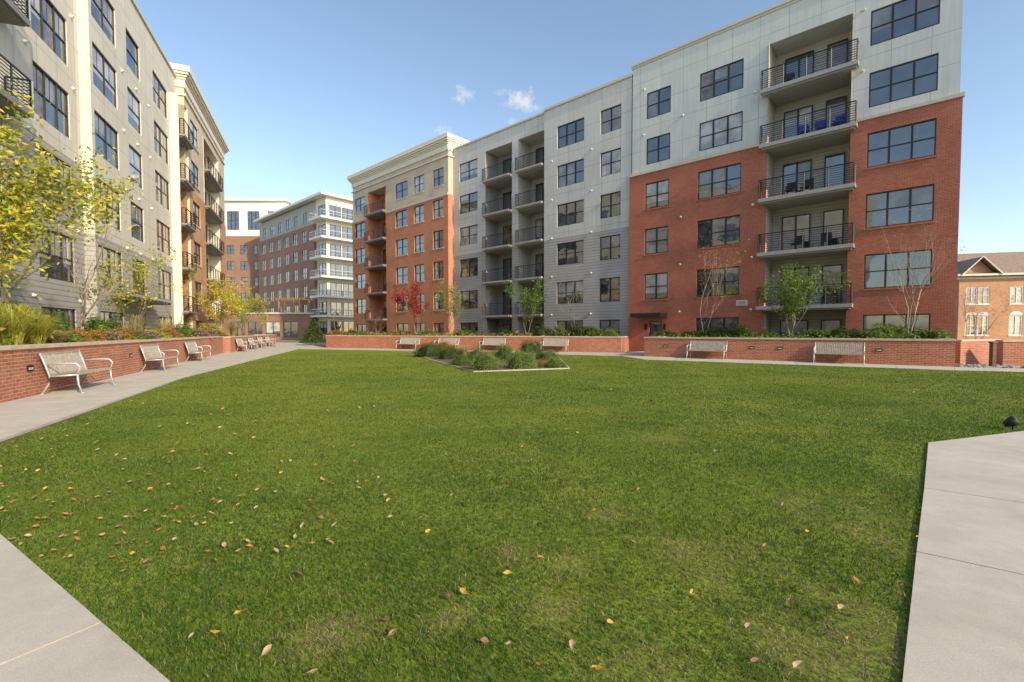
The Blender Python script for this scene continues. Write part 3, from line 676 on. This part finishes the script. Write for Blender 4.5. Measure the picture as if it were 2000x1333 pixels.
# ---------------------------------------------------------------- fallen leaves
lm={}
for nme,c in (('yellow',(.64,.38,.07)),('orange',(.50,.21,.06)),('brown',(.27,.14,.08)),('tan',(.50,.35,.20))):
    mt=plain('fallen_'+nme,c,.75,var=.35,scale=40)
    ms=[]
    for v in range(3):
        b=MB(); ol=[(-.035,0),(-.022,.016),(0,.024),(.02,.017),(.036,0),(.02,-.017),(0,-.024),(-.022,-.016)]
        z=lambda x,y:.006+abs(y)*R.uniform(.3,.8)+x*x*6
        ol=[(x*R.uniform(.85,1.15),y*R.uniform(.8,1.2)) for x,y in ol]
        P=[(x,y,z(x,y)) for x,y in ol]; Mc=(0,0,.0)
        b.poly([P[0],P[7],P[6],Mc]); b.poly([Mc,P[6],P[5],P[4]]); b.poly([P[4],P[3],P[2],Mc]); b.poly([Mc,P[2],P[1],P[0]])
        b.tube([(-.035,0,.006),(-.06,.004,.012)],.0012,3)
        me=bpy.data.meshes.new('fallen_leaf'); me.from_pydata(b.v,[],b.f); me.materials.append(mt); ms.append(me)
    lm[nme]=ms
spots=[(420,1238,'yellow'),(522,1272,'tan'),(1352,1160,'yellow'),(1670,1135,'orange'),(1190,1218,'yellow'),(1160,998,'yellow'),(1725,970,'orange'),(835,1040,'yellow'),(150,1055,'orange'),(1618,1110,'yellow'),(1760,1142,'brown'),(955,922,'yellow'),(230,1065,'brown'),(590,1028,'tan'),(750,1215,'brown'),(905,1157,'yellow'),(1247,1022,'tan'),(1545,1178,'tan'),(945,1255,'brown'),(465,1200,'yellow')]
tries=0
while len(spots)<295 and tries<5000:
    tries+=1
    if R.random()<.68: px=R.uniform(0,800)*R.uniform(.5,1); py=R.uniform(775,1100)
    else: px=R.uniform(0,1800); py=760+R.random()**1.3*560
    q=G(px,py)
    if inpoly(np.array([q.x]),np.array([q.y]),LW)[0] and not inpoly(np.array([q.x]),np.array([q.y]),ISLP)[0]:
        spots.append((px,py,R.choice(['yellow','orange','brown','tan','tan'])))
for i,(px,py,k) in enumerate(spots):
    q=G(px,py,.024); o=bpy.data.objects.new('fallen_leaf',R.choice(lm[k])); C.objects.link(o); o.location=q
    o.rotation_euler=(R.uniform(-.5,.5),R.uniform(-.5,.5),R.uniform(0,6.28)); s=(R.uniform(.42,.75) if i>=20 else .68)*(1+.08*max(0,q.y-4)); o.scale=(s,s*R.uniform(.7,1.1),s)
    tag(o,'small %s fallen autumn leaf lying on the lawn'%k,'leaf',k+' leaves fallen on the lawn')
# ---------------------------------------------------------------- benches
def make_bench(label,loc,rz,group):
    t=thing('bench',label,'bench',loc,rz,group)
    b=MB(); n=26; w=1.66/n
    for i in range(n):
        x=-.83+w*i; b.quad((x,-.27,.44),(x+w*.72,-.27,.44),(x+w*.72,.18,.41),(x,.18,.41)); b.quad((x,.18,.39),(x+w*.72,.18,.39),(x+w*.72,-.27,.42),(x,-.27,.42)); b.quad((x,-.27,.42),(x+w*.72,-.27,.42),(x+w*.72,-.27,.44),(x,-.27,.44))
    b.box(-.84,.84,-.30,-.272,.40,.445); b.box(-.84,.84,-.06,-.03,.375,.4); b.build('seat',M['wood'],t)
    b=MB()
    for i in range(n):
        x=-.83+w*i; x2=x+w*.72
        b.quad((x,.20,.43),(x2,.20,.43),(x2,.33,.86),(x,.33,.86)); b.quad((x2,.222,.43),(x,.222,.43),(x,.352,.86),(x2,.352,.86)); b.quad((x,.20,.43),(x,.33,.86),(x,.352,.86),(x,.222,.43)); b.quad((x2,.33,.86),(x2,.20,.43),(x2,.222,.43),(x2,.352,.86))
    b.box(-.84,.84,.325,.365,.862,.9); b.box(-.84,.84,.195,.235,.40,.428); b.build('backrest',M['wood'],t)
    for sx in (-.87,.87):
        l=MB(); l.tube([(sx,-.36,0),(sx,-.29,.2),(sx,-.28,.42)],.022,6); l.tube([(sx,.34,0),(sx,.22,.22),(sx,.19,.40),(sx,.26,.63),(sx,.345,.9)],.022,6); l.tube([(sx,-.28,.41),(sx,.19,.385)],.02,6)
        l.box(sx-.03,sx+.03,-.40,-.32,0,.012); l.box(sx-.03,sx+.03,.3,.38,0,.012); l.build('leg',M['steel'],t,True)
        a=MB(); a.tube([(sx,-.28,.42),(sx,-.33,.58),(sx,-.27,.66),(sx,-.1,.67),(sx,.27,.65)],.02,6); a.build('armrest',M['steel'],t,True)
    return t
gb='slatted benches along the brick walls'
rzL=FLt.rot
def lb(s,n,lab,first=None):
    p=LP(s,n); loc=(p[0],p[1],.023)
    return make_bench(lab,loc,rzL,gb) if first is None else dup(first,loc,rzL,lab,gb)
bn=lb(14.05,-5.28,'nearest and largest slatted bench on the left path against the brick wall')
lb(20.1,-5.28,'second slatted bench from the near end of the left path',bn)
lb(25.7,-5.28,'third slatted bench from the near end of the left path, before the wall corner',bn)
W2a=Vector(LP(34.5,-5.35)); W2b=Vector(g(540,673)); wd=(W2b-W2a).normalized()
for i,(k,lab) in enumerate(((2,'first small bench after the corner of the left wall'),(6,'second small bench after the corner of the left wall'),(10,'third small bench after the corner of the left wall'),(14,'farthest small bench on the left path'))):
    p=W2a+wd*k+Vector((-wd.y,wd.x))*-.42; dup(bn,(p.x,p.y,.023),math.atan2(wd.y,wd.x),lab,gb)
def onwall(a,b,px,lab,o=.42):
    a=Vector(a);b=Vector(b);d=(b-a).normalized(); nn=Vector((-d.y,d.x))
    r=ray(px,690); a2=a-nn*o; det=r.x*(-d.y)+d.x*r.y
    t=(a2.x*(-d.y)+d.x*a2.y)/det
    return dup(bn,(r.x*t,r.y*t,.023),math.atan2(d.y,d.x),lab,gb)
for px,lab in ((797,'leftmost bench before the long far wall'),(873,'second bench from the left before the long far wall'),(962,'bench before the far wall, seen just over the shrub bed'),(1083,'rightmost bench before the long far wall')): onwall(M2a,M2b,px,lab)
onwall(W1a,W1b,1380,'slatted bench at left half of the wall under the brick block')
onwall(W1a,W1b,1638,'slatted bench at right half of the wall under the brick block')
def wlight(a,b,px,z,lab,base=[None]):
    a=Vector(a);b=Vector(b);d=(b-a).normalized(); r=ray(px,690); det=r.x*(-d.y)+d.x*r.y; t=(a.x*(-d.y)+d.x*a.y)/det
    loc=(r.x*t,r.y*t,z); rz=math.atan2(d.y,d.x)
    if base[0] is None:
        o=thing('wall_light',lab,'light',loc,rz,'recessed step lights in the planter walls')
        q=MB(); q.box(-.11,.11,-.02,-.002,-.06,.06); q.build('cover',M['iron'],o)
        q=MB(); q.box(-.08,.08,-.028,-.021,-.035,.015); q.build('lens',M['lens'],o); base[0]=o; return
    dup(base[0],loc,rz,lab,'recessed step lights in the planter walls')
La,Lb=LP(3,-5.7),LP(34.1,-5.7)
wlight(La,Lb,57,.62,'dark step light in the wall left of the nearest bench')
wlight(La,Lb,255,.62,'dark step light between the first and second left benches')
wlight(La,Lb,372,.62,'dark step light between the second and third left benches')
wlight(W1a,W1b,1468,.62,'dark step light in the right wall, left one of the middle pair')
wlight(W1a,W1b,1523,.62,'dark step light in the right wall, right one of the middle pair')
wlight(W1a,W1b,1717,.62,'dark step light right of the right bench')
wlight(W1a,W1b,1300,.62,'dark step light near the left end of the right wall')
p=G(1938,719); o=thing('bollard','brown wooden post beside the stones at far right','post',(p.x,p.y,0))
bx(o,'post','brown',-.07,.07,-.07,.07,0,.95); bx(o,'cap','brown',-.095,.095,-.095,.095,.953,1.0)
p=G(1978,840); o=thing('garden_light','small black ground spotlight in the grass at right edge','light',(p.x,p.y,0),.9)
b=MB(); b.tube([(0,0,0),(0,0,.09)],.012,6); b.build('stake',M['iron'],o)
b=MB(); b.tube([(.0,.09,.06),(0,.03,.10),(.0,-.03,.145)],[.035,.062,.075],10); h=b.build('lamp_head',M['iron'],o,True)
b=MB(); b.tube([(0,-.032,.147),(0,-.036,.150)],.06,10); b.build('lens',M['lens'],h)
mb=MB()
for i in range(260):
    q=G(1880,716)+Vector((R.uniform(-.5,1.8),R.uniform(-.9,.5),0)); r=R.uniform(.04,.1)
    mb.tube([q+Vector((0,0,0)),q+Vector((R.uniform(-.02,.02),0,r*.5)),q+Vector((0,0,r*.9))],[r,r*.9,r*.35],6)
o=mb.build('stones',M['rock'],None,True); tag(o,'bed of rounded grey stones by the wooden post','stones'); o['kind']='stuff'
# ---------------------------------------------------------------- island bed
mb=MB(); P=[Vector((p.x,p.y)) for p in ISL]; cen=sum(P,Vector((0,0)))/len(P)
for i in range(len(P)):
    a,b_=P[i],P[(i+1)%len(P)]; ai=a+(cen-a).normalized()*.08; bi=b_+(cen-b_).normalized()*.08
    mb.quad((a.x,a.y,-.05),(b_.x,b_.y,-.05),(b_.x,b_.y,.04),(a.x,a.y,.04)); mb.quad((a.x,a.y,.04),(b_.x,b_.y,.04),(bi.x,bi.y,.04),(ai.x,ai.y,.04)); mb.quad((bi.x,bi.y,-.05),(ai.x,ai.y,-.05),(ai.x,ai.y,.04),(bi.x,bi.y,.04))
struct(mb.build('kerb',M['conc']))
sheet('planting_bed',ccw([(p.x+(cen-p).normalized().x*.07,p.y+(cen-p).normalized().y*.07) for p in P]),.03,'mulch')
# ---------------------------------------------------------------- plants
SHC={}
def shrub_mesh(kind,mat,n,leaf,v):
    key=(kind,mat,v,leaf)
    if key in SHC: return SHC[key]
    b=MB(); ph=[R.uniform(0,6.28) for _ in range(6)]
    def rad(d): return 1+.08*math.sin(3*d.x*2+ph[0])+.08*math.sin(4*d.y*2+ph[1])+.07*math.sin(5*d.z*2+ph[2])+.07*math.sin(11*d.x+9*d.y+ph[3])+.05*math.sin(23*d.x-17*d.y+19*d.z)
    for i in range(n):
        d=Vector((R.gauss(0,1),R.gauss(0,1),abs(R.gauss(0,.9)))).normalized(); r=rad(d)*(R.uniform(.83,1.03)+(.07 if R.random()<.08 else 0))*.5
        b.leaf((d.x*r,d.y*r,max(.02,d.z*r*2)),leaf,0,.6)
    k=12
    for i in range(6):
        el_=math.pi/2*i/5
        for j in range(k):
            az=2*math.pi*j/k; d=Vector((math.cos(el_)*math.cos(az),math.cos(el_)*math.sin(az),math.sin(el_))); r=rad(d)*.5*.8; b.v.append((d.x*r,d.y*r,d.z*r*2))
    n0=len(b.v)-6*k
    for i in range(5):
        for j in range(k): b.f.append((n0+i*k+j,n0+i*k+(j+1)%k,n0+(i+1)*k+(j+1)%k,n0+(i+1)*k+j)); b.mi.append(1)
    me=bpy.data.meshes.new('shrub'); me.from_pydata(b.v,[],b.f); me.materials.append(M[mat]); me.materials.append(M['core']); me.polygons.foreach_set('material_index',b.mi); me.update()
    SHC[key]=me; return me
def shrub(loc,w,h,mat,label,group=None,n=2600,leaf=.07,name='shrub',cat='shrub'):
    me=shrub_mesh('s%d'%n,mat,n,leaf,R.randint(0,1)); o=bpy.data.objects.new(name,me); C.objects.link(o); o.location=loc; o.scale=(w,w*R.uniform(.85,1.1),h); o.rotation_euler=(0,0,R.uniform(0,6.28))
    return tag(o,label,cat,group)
def grass_clump(loc,w,h,mat,label,group=None,n=260):
    b=MB()
    for i in range(n):
        a=R.uniform(0,6.28); r0=R.uniform(0,.12)*w; ln=h*R.uniform(.6,1.1); out=w*.5*R.uniform(.2,1.1); wd_=.010*R.uniform(.7,1.6)
        c,s=math.cos(a),math.sin(a); P=[(r0*c,r0*s,0),((r0+out*.25)*c,(r0+out*.25)*s,ln*.6),((r0+out*.65)*c,(r0+out*.65)*s,ln*.92),((r0+out*1.05)*c,(r0+out*1.05)*s,ln*.82)]
        for j in range(3):
            w0=wd_*(1-j*.3); w1=wd_*(1-(j+1)*.3)
            p,q=P[j],P[j+1]; b.quad((p[0]-s*w0,p[1]+c*w0,p[2]),(p[0]+s*w0,p[1]-c*w0,p[2]),(q[0]+s*w1,q[1]-c*w1,q[2]),(q[0]-s*w1,q[1]+c*w1,q[2]))
    o=b.build('ornamental_grass',M[mat],None,False,loc); return tag(o,label,'ornamental grass',group)
def tree(name,label,loc,h,spread,bark='bark',leaf=None,nleaf=0,ls=.09,stems=1,levels=4,clear=.35,r0=.06,droop=0,group=None,asp=.5,scat=.028,tw=1.0,top=None):
    o=thing(name,label,'tree',loc,0,group); tb=MB(); cb_=MB(); tips=[]
    def grow(p,d,ln,r,lv):
        pts=[p]; rs=[r]; n=4
        for i in range(n):
            d=(d+Vector((R.gauss(0,.13),R.gauss(0,.13),R.gauss(0,.06)+(.07 if lv else .03)-droop*(lv>1)))).normalized(); p=p+d*ln/n; pts.append(p); rs.append(r*(1-.5*(i+1)/n))
        (tb if lv<2 else cb_).tube(pts,rs if lv<2 else [x*tw for x in rs],6 if lv<2 else 3,0)
        if lv>=levels-2: tips.extend(pts[1:])
        if lv<levels-1:
            k=R.randint(3,5) if lv else R.randint(5,7)
            for i in range(k):
                f=R.uniform(.35,1.0) if lv else R.uniform(clear,1.0); f=1.0 if i==0 else f
                idx=min(n-1,int(f*n)); q=pts[idx].lerp(pts[idx+1],f*n-idx) if f<1 else pts[-1]
                a=R.uniform(0,6.28); sp=spread*(1.0 if i else .35)
                dd=(d+Vector((math.cos(a),math.sin(a),R.uniform(-.1,.35)))*sp).normalized()
                grow(q,dd,ln*R.uniform(.45,.68),rs[min(n,idx+1)]*.62,lv+1)
    for s_ in range(stems):
        a=R.uniform(0,6.28) if stems==1 else 6.28*s_/stems+R.uniform(-.3,.3); t_=.05 if stems==1 else .22
        grow(Vector((math.cos(a)*.04*(stems>1),math.sin(a)*.04*(stems>1),0)),Vector((math.cos(a)*t_,math.sin(a)*t_,1)).normalized(),h*.56,r0/(1 if stems==1 else 1.5),0)
    zm=max(t_.z for t_ in tips); sc=h/zm
    if leaf:
        for i in range(nleaf):
            t_=R.choice(tips); cb_.leaf(t_+Vector((R.gauss(0,1),R.gauss(0,1),R.gauss(0,1)))*h*scat,ls/sc,1,asp)
    for q in (tb,cb_): q.v=[(v[0]*sc,v[1]*sc,v[2]*sc) for v in q.v]
    tb.build('trunk',M[bark],o,True)
    cb_.build('crown',[M[bark],M[leaf or 'lf_org']],o)
    return o
def L3(px,n,z=.93):
    r=ray(px,600); t=n/(r.x*nLv.x+r.y*nLv.y); return (r.x*t,r.y*t,z)
def Rr(px,D_,z=.9):
    r=ray(px,640); t=D_/(r.x*mR[0]+r.y*mR[1]); return (r.x*t,r.y*t,z)
def Yp(px,Y,z=.9): return ((px-1000)/900*Y,Y,z)
tree('magnolia_tree','large leaved yellow green tree at the left edge beside the near bench',L3(-18,-7.4),6.2,.48,'bark','lf_mag',8500,.15,4,4,.08,.06,asp=.42,scat=.036)
tree('bare_tree','leafless grey tree behind the nearest bench in the left planter',L3(160,-7.4),5.8,.8,'birch','lf_yel',60,.06,1,5,.2,.07,tw=1.1)
tree('young_tree','thin green leafed tree over the second left bench',L3(248,-7.2),4.1,.7,'bark','lf_mag',1400,.12,2,4,.2,.04)
tree('young_tree','slim tree with sparse yellow leaves before the brick end block',L3(345,-7.0),4.9,.7,'bark','lf_yel',600,.09,2,4,.3,.035,tw=.8)
tree('yellow_tree','bright yellow weeping tree by the far left wall',L3(436,-6.9),4.8,.9,'bark','lf_yel',5500,.13,3,4,.15,.05,droop=.05)
tree('yellow_tree','green and yellow tree beyond the left wall before the podium',Yp(502,54,.9),6.2,.8,'bark','lf_mag',3000,.17,2,4,.15,.06)
tree('yellow_tree','small olive tree beside the yellow weeping tree',Yp(468,48,.9),4.5,.8,'bark','lf_lgt',2000,.15,2,4,.15,.05)
tree('bare_tree','bare tree in front of left corner of the red brick block',Yp(655,50,.9),4.6,.8,'bark','lf_org',60,.1,1,4,.2,.05,tw=.9)
tree('red_tree','small tree with crimson leaves before the red brick block',Yp(815,42),5.4,.75,'bark','lf_red',3200,.13,2,4,.12,.05)
tree('bare_tree','low bush of pinkish bare twigs left of the crimson tree',Yp(735,41),3.0,1.0,'bark','lf_org',200,.08,4,4,.1,.03,tw=.8)
tree('young_tree','narrow tree with green and orange leaves right of the crimson tree',Yp(876,41),5.2,.5,'bark','lf_lgt',2000,.13,2,4,.1,.05)
tree('bare_tree','slim bare tree before the left balcony stack of the grey block',Yp(948,38),5.4,.6,'bark','lf_org',60,.08,2,4,.2,.035,tw=.8)
tree('young_tree','small green tree before the right balcony stack of the grey block',Yp(1030,36),4.6,.6,'birch','lf_grn',2400,.14,2,4,.2,.04)
tree('bare_tree','wide bare tree before the grey siding between two window columns',Yp(1120,33),6.0,.75,'bark','lf_org',25,.08,2,4,.2,.05,tw=.9)
tree('young_tree','slim tree with sparse orange leaves before the triple windows',Rr(1378,27.3),6.4,.5,'birch','lf_org',550,.08,2,4,.2,.045,tw=.8)
tree('green_tree','leafy green tree below the balconies of the near brick block',Rr(1546,27.2),4.0,.7,'birch','lf_grn',3200,.13,3,4,.2,.04)
tree('birch_tree','tall multi stemmed pale bare birch near right corner of the brick block',Rr(1774,27.2),6.8,.5,'birch','lf_org',200,.07,3,5,.25,.06,tw=.6)
tree('bare_tree','bare orange tinged tree in front of the town house',Yp(1912,42,0),5.6,.8,'bark','lf_org',900,.11,2,4,.2,.05,tw=.7)
tree('bare_tree','thin twiggy tree beyond right corner of the brick block',Yp(1888,36,0),8.0,.4,'bark','lf_org',30,.08,1,4,.3,.03,tw=.6)
for i,(px,n,w,h) in enumerate(((-60,-6.7,1.5,1.2),(20,-6.6,1.5,1.1),(66,-6.5,1.2,.9))):
    grass_clump(L3(px,n),w,h,'lf_gry',('yellow green grass clump hanging over the wall at far left edge','largest yellow green grass clump on the left wall','yellow green grass clump above the nearest bench')[i],n=650)
for px,n,w,h,lab in ((108,-6.5,.8,.5,'tan feathery grass behind the nearest bench'),(265,-7.2,1.2,1.2,'upright straw grass between pink flowers'),(320,-7.2,1.2,1.1,'straw grass near the end of the near left planter'),(455,-6.6,1.6,1.2,'straw grass beside the far left wall corner')):
    grass_clump(L3(px,n),w,h,'lf_tan',lab)
gm='pink flower mounds along the left wall'
for px,w,h,lab in ((208,.9,.5,'pink flower mound nearest the first bench'),(277,1.1,.56,'pink flower mound above the second bench'),(385,1.3,.62,'pink flower mound above the third bench'),(406,1.2,.6,'pink flower mound at corner end of the left wall')):
    shrub(L3(px,-6.3,.88),w,h,'lf_pnk',lab,gm,3200,.06,'flower_mound','flowers')
for px,n,w,h,mt,lab in ((178,-6.5,.8,.5,'lf_org','orange shrub left of the first pink flowers'),(240,-6.5,1.0,.6,'lf_org','orange shrub between the first two pink mounds'),(325,-6.5,1.2,.65,'lf_org','orange shrub before the third bench'),(135,-6.6,.8,.45,'lf_lgt','low green shrub right of the feathery grass'),(300,-6.6,1.2,.6,'lf_lgt','low green shrub right of the second pink mound'),(350,-7,1.6,.9,'lf_grn','green shrub at foot of the slim yellow tree'),(410,-7.6,2,1.1,'lf_yel','yellow shrub near the left wall corner'),(195,-8,1.6,1.0,'lf_grn','green shrub against the left facade under the bare tree'),(90,-8.2,1.6,1.0,'lf_grn','green shrub behind the yellow green grasses'),(30,-7.9,1.6,1.2,'lf_mag','yellow green shrub below the large leaved tree')):
    shrub(L3(px,n,.88),w,h,mt,lab,None,3200,.06)
gw='low plants in a row along the left wall edge'
for i,px in enumerate((118,148,162,192,222,232,255,290,310,336,348,362,422,428)):
    mt=('lf_lgt','lf_mag','lf_grn','lf_org')[(i*7)%4]; shrub(L3(px,-6.35-R.uniform(0,.4),.88),R.uniform(.6,.95)*(1+px/900),R.uniform(.42,.6),mt,'low leafy plant in the row along the left wall edge',gw,1800,.08,'low_plant','plant')
def cover(name,lab,poly,z,n,ls,mat,hz=.16):
    P=np.array(poly); lo_,hi=P.min(0),P.max(0); b=MB(); k=0
    while k<n:
        x=R.uniform(lo_[0],hi[0]); y=R.uniform(lo_[1],hi[1])
        if inpoly(np.array([x]),np.array([y]),P)[0]: b.leaf((x,y,z+abs(R.gauss(0,hz))),ls,0,.55); k+=1
    o=b.build(name,M[mat]); tag(o,lab,'ground cover'); o['kind']='stuff'
cover('ground_cover','low leafy planting on top of the left wall',[LP(6,-6.05),LP(34,-6.05),LP(34,-8.9),LP(6,-8.9)],.93,6000,.12,'lf_mix',.18)
cover('ground_cover','low leafy planting in the right planter',[tuple(p) for p in bedR],.9,4500,.12,'lf_grn',.16)
cover('ground_cover','low leafy planting in the middle planter',[tuple(p) for p in bedM],.9,6000,.2,'lf_mix',.18)
gsr='shrubs in the right planter'
labs=['dark low shrub before the entrance door','rounded green shrub left of the sparse orange tree','dark spreading shrub under the left triple windows','green shrub right of the sparse orange tree','small shrub left of the leafy green tree','green shrub right of the leafy green tree','dark shrub under the balconies right side','pale green shrub left of the birch','wide pale green shrub at foot of the birch','low shrub at right end of the right planter']
for i,(px,D_,w,h,mt) in enumerate(((1300,27.0,1.5,.5,'lf_drk'),(1350,27.6,1.4,.55,'lf_grn'),(1405,26.9,1.8,.78,'lf_drk'),(1445,27.8,1.6,.75,'lf_grn'),(1500,27.0,1.4,.5,'lf_grn'),(1600,27.2,1.5,.6,'lf_grn'),(1650,27.2,1.7,.65,'lf_drk'),(1718,26.9,1.2,.8,'lf_lgt'),(1752,27.2,1.3,.7,'lf_lgt'),(1822,26.9,1.3,.6,'lf_grn'))):
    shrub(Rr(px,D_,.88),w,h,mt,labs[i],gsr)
gsm='shrubs in the middle planter'
ml=[(655,41,1.6,.6,'lf_org'),(690,42,1.8,.6,'lf_grn'),(780,40,1.7,.55,'lf_org'),(835,39,1.8,.6,'lf_lgt'),(905,38,1.7,.6,'lf_grn'),(985,37,1.7,.7,'lf_drk'),(1060,33.5,1.6,.9,'lf_drk'),(1092,33,1.5,.8,'lf_grn'),(1135,32.5,1.7,.85,'lf_drk'),(1160,32,1.4,.8,'lf_grn'),(1192,31.6,1.2,.65,'lf_lgt')]
nmz=['first','second','third','fourth','fifth','sixth','seventh','eighth','ninth','tenth','eleventh']
cl={'lf_org':'orange','lf_grn':'green','lf_lgt':'pale green','lf_drk':'dark green'}
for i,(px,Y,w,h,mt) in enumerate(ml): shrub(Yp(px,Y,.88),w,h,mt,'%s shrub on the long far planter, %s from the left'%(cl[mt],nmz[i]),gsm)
gi='shrubs in the lawn bed'
isl=[(948,722,1.25,.62,'lf_lgt','round pale green shrub at front tip of the lawn bed'),(1020,719,1.3,.66,'lf_lgt','round pale green shrub at front middle of the lawn bed'),(903,713,.9,.42,'lf_grn','small green shrub at left front of the lawn bed'),(1085,717.5,.85,.34,'lf_lgt','low pale green shrub at right front corner of the lawn bed'),(1057,717,.5,.26,'lf_org','low brownish shrub between the right front shrubs of the lawn bed'),(1035,701,1.5,.9,'lf_drk','tall dark shrub in middle of the lawn bed'),(985,703,1.2,.7,'lf_grn','green shrub just left of the tall one in the lawn bed'),(930,704,1.0,.55,'lf_grn','green shrub behind the front tip of the lawn bed'),(880,701,1.4,.6,'lf_drk','dark shrub at left side of the lawn bed'),(840,696,1.7,.72,'lf_drk','dark shrub at far left of the lawn bed'),(868,693,1.5,.8,'lf_org','brownish shrub at rear left of the lawn bed'),(1072,702,1.0,.45,'lf_lgt','pale green shrub at rear right of the lawn bed')]
for px,py,w,h,mt,lab in isl:
    q=G(px,py,.03); shrub(q,w,h,mt,lab,gi,6500,.032)
for px,py,w,h,lab in ((905,701,1.0,.7,'straw coloured grass clump in left middle of the lawn bed'),):
    grass_clump(G(px,py,.03),w,h,'lf_tan',lab)
o=thing('evergreen_tree','small dark evergreen at far end of the courtyard','tree',Yp(613,46,0)); b=MB(); b.tube([(0,0,0),(0,0,1.0)],.07,6); b.build('trunk',M['bark'],o)
b=MB()
for i in range(3200):
    z=R.random()**1.3; a=R.uniform(0,6.28); r=(1-z)*1.3*R.uniform(.5,1.05)+.05; b.leaf((r*math.cos(a),r*math.sin(a),.3+z*2.4),.2,0,.35)
b.build('crown',M['lf_drk'],o)
def bchair(loc,rz,lab,mat):
    t=thing('patio_chair',lab,'chair',loc,rz,'chairs on the near balconies')
    b=MB(); b.box(-.25,.25,-.25,.25,.38,.43); b.build('seat',M[mat],t); b=MB(); b.box(-.25,.25,.2,.25,.45,.9); b.build('backrest',M[mat],t)
    for sx in (-.23,.23):
        for sy in (-.23,.23): b=MB(); b.tube([(sx,sy,0),(sx,sy,.38)],.018,4); b.build('leg',M['iron'],t)
        b=MB(); b.box(sx-.02,sx+.02,-.2,.2,.6,.63); b.build('armrest',M['iron'],t)
wab=ab[1]-ab[0]
for k,f,mt,lab in ((5,.45,'blue','left blue chair on the fifth floor balcony'),(5,.65,'blue','middle blue chair on the fifth floor balcony'),(5,.85,'blue','right blue chair on the fifth floor balcony'),(4,.3,'iron','left dark chair on the fourth floor balcony'),(4,.5,'iron','right dark chair on the fourth floor balcony'),(3,.4,'iron','left dark chair on the third floor balcony'),(3,.75,'iron','right dark chair on the third floor balcony'),(6,.25,'iron','dark chair on the top floor balcony')):
    bchair(FR.W(ab[0]+wab*f,.35,FL(k)+.002),FR.rot+R.uniform(-.4,.4),lab,mt)
# ---------------------------------------------------------------- light, world, camera
S=Vector((.69,-.724,0)).normalized(); el=math.radians(28); S=Vector((S.x*math.cos(el),S.y*math.cos(el),math.sin(el)))
sl=bpy.data.lights.new('sun','SUN'); sl.energy=4.7; sl.angle=math.radians(1.0); sl.color=(1,.85,.63); so=bpy.data.objects.new('sun',sl); C.objects.link(so); so.rotation_euler=(-S).to_track_quat('-Z','Y').to_euler()
w=bpy.data.worlds.new('World'); SC.world=w; w.use_nodes=True; nt=w.node_tree; bg=nt.nodes['Background']; sk=N(nt,'ShaderNodeTexSky'); sk.sky_type='NISHITA'; sk.sun_disc=False
sk.sun_elevation=el; sk.sun_rotation=math.atan2(S.x,S.y); sk.air_density=1.0; sk.dust_density=.9; sk.ozone_density=1.1; sk.altitude=50
t=N(nt,'ShaderNodeTexCoord'); nz=noise(nt,t.outputs['Generated'],45,5,.7)
mask=None
for px,py,sx,sy,st in ((905,183,.026,.020,.9),(1022,200,.046,.024,1),(868,258,.026,.014,.8),(1003,241,.016,.011,.8),(985,180,.022,.009,.6)):
    d=ray(px,py).normalized(); rt=Vector((d.y,-d.x,0)).normalized(); up=rt.cross(d)
    def dot(v):
        n=N(nt,'ShaderNodeVectorMath',operation='DOT_PRODUCT'); L(nt,t.outputs['Generated'],n.inputs[0]); n.inputs[1].default_value=v; return n.outputs['Value']
    a=math_(nt,'DIVIDE',dot(rt),sx); b_=math_(nt,'DIVIDE',dot(up),sy)
    r2_=math_(nt,'ADD',math_(nt,'MULTIPLY',a,a),math_(nt,'MULTIPLY',b_,b_))
    front=math_(nt,'GREATER_THAN',dot(d),.5)
    v=math_(nt,'SUBTRACT',math_(nt,'MULTIPLY',nz,5.0),math_(nt,'ADD',r2_,1.8))
    v=math_(nt,'MULTIPLY',math_(nt,'MULTIPLY',v,.8*st),front); cl_=N(nt,'ShaderNodeClamp'); L(nt,v,cl_.inputs[0]); v=math_(nt,'MULTIPLY',cl_.outputs[0],st*.8)
    mask=v if mask is None else math_(nt,'MAXIMUM',mask,v)
cmix=mixc(nt,mask,mixc(nt,1.0,sk.outputs[0],(1.04,1.0,.95),'MULTIPLY'),(3.4,3.4,3.5)); L(nt,cmix,bg.inputs[0]); bg.inputs[1].default_value=.26
cd=bpy.data.cameras.new('camera'); cd.sensor_width=36; cd.lens=36*FO/2000; cd.shift_y=(PY0-666.5)/2000; cd.clip_end=3000; cd.clip_start=.05
co=bpy.data.objects.new('camera',cd); C.objects.link(co); co.location=(0,0,CH); co.rotation_euler=(math.pi/2-TH,0,0); SC.camera=co
SC.view_settings.view_transform='Standard'; SC.view_settings.look='None'; SC.view_settings.exposure=0
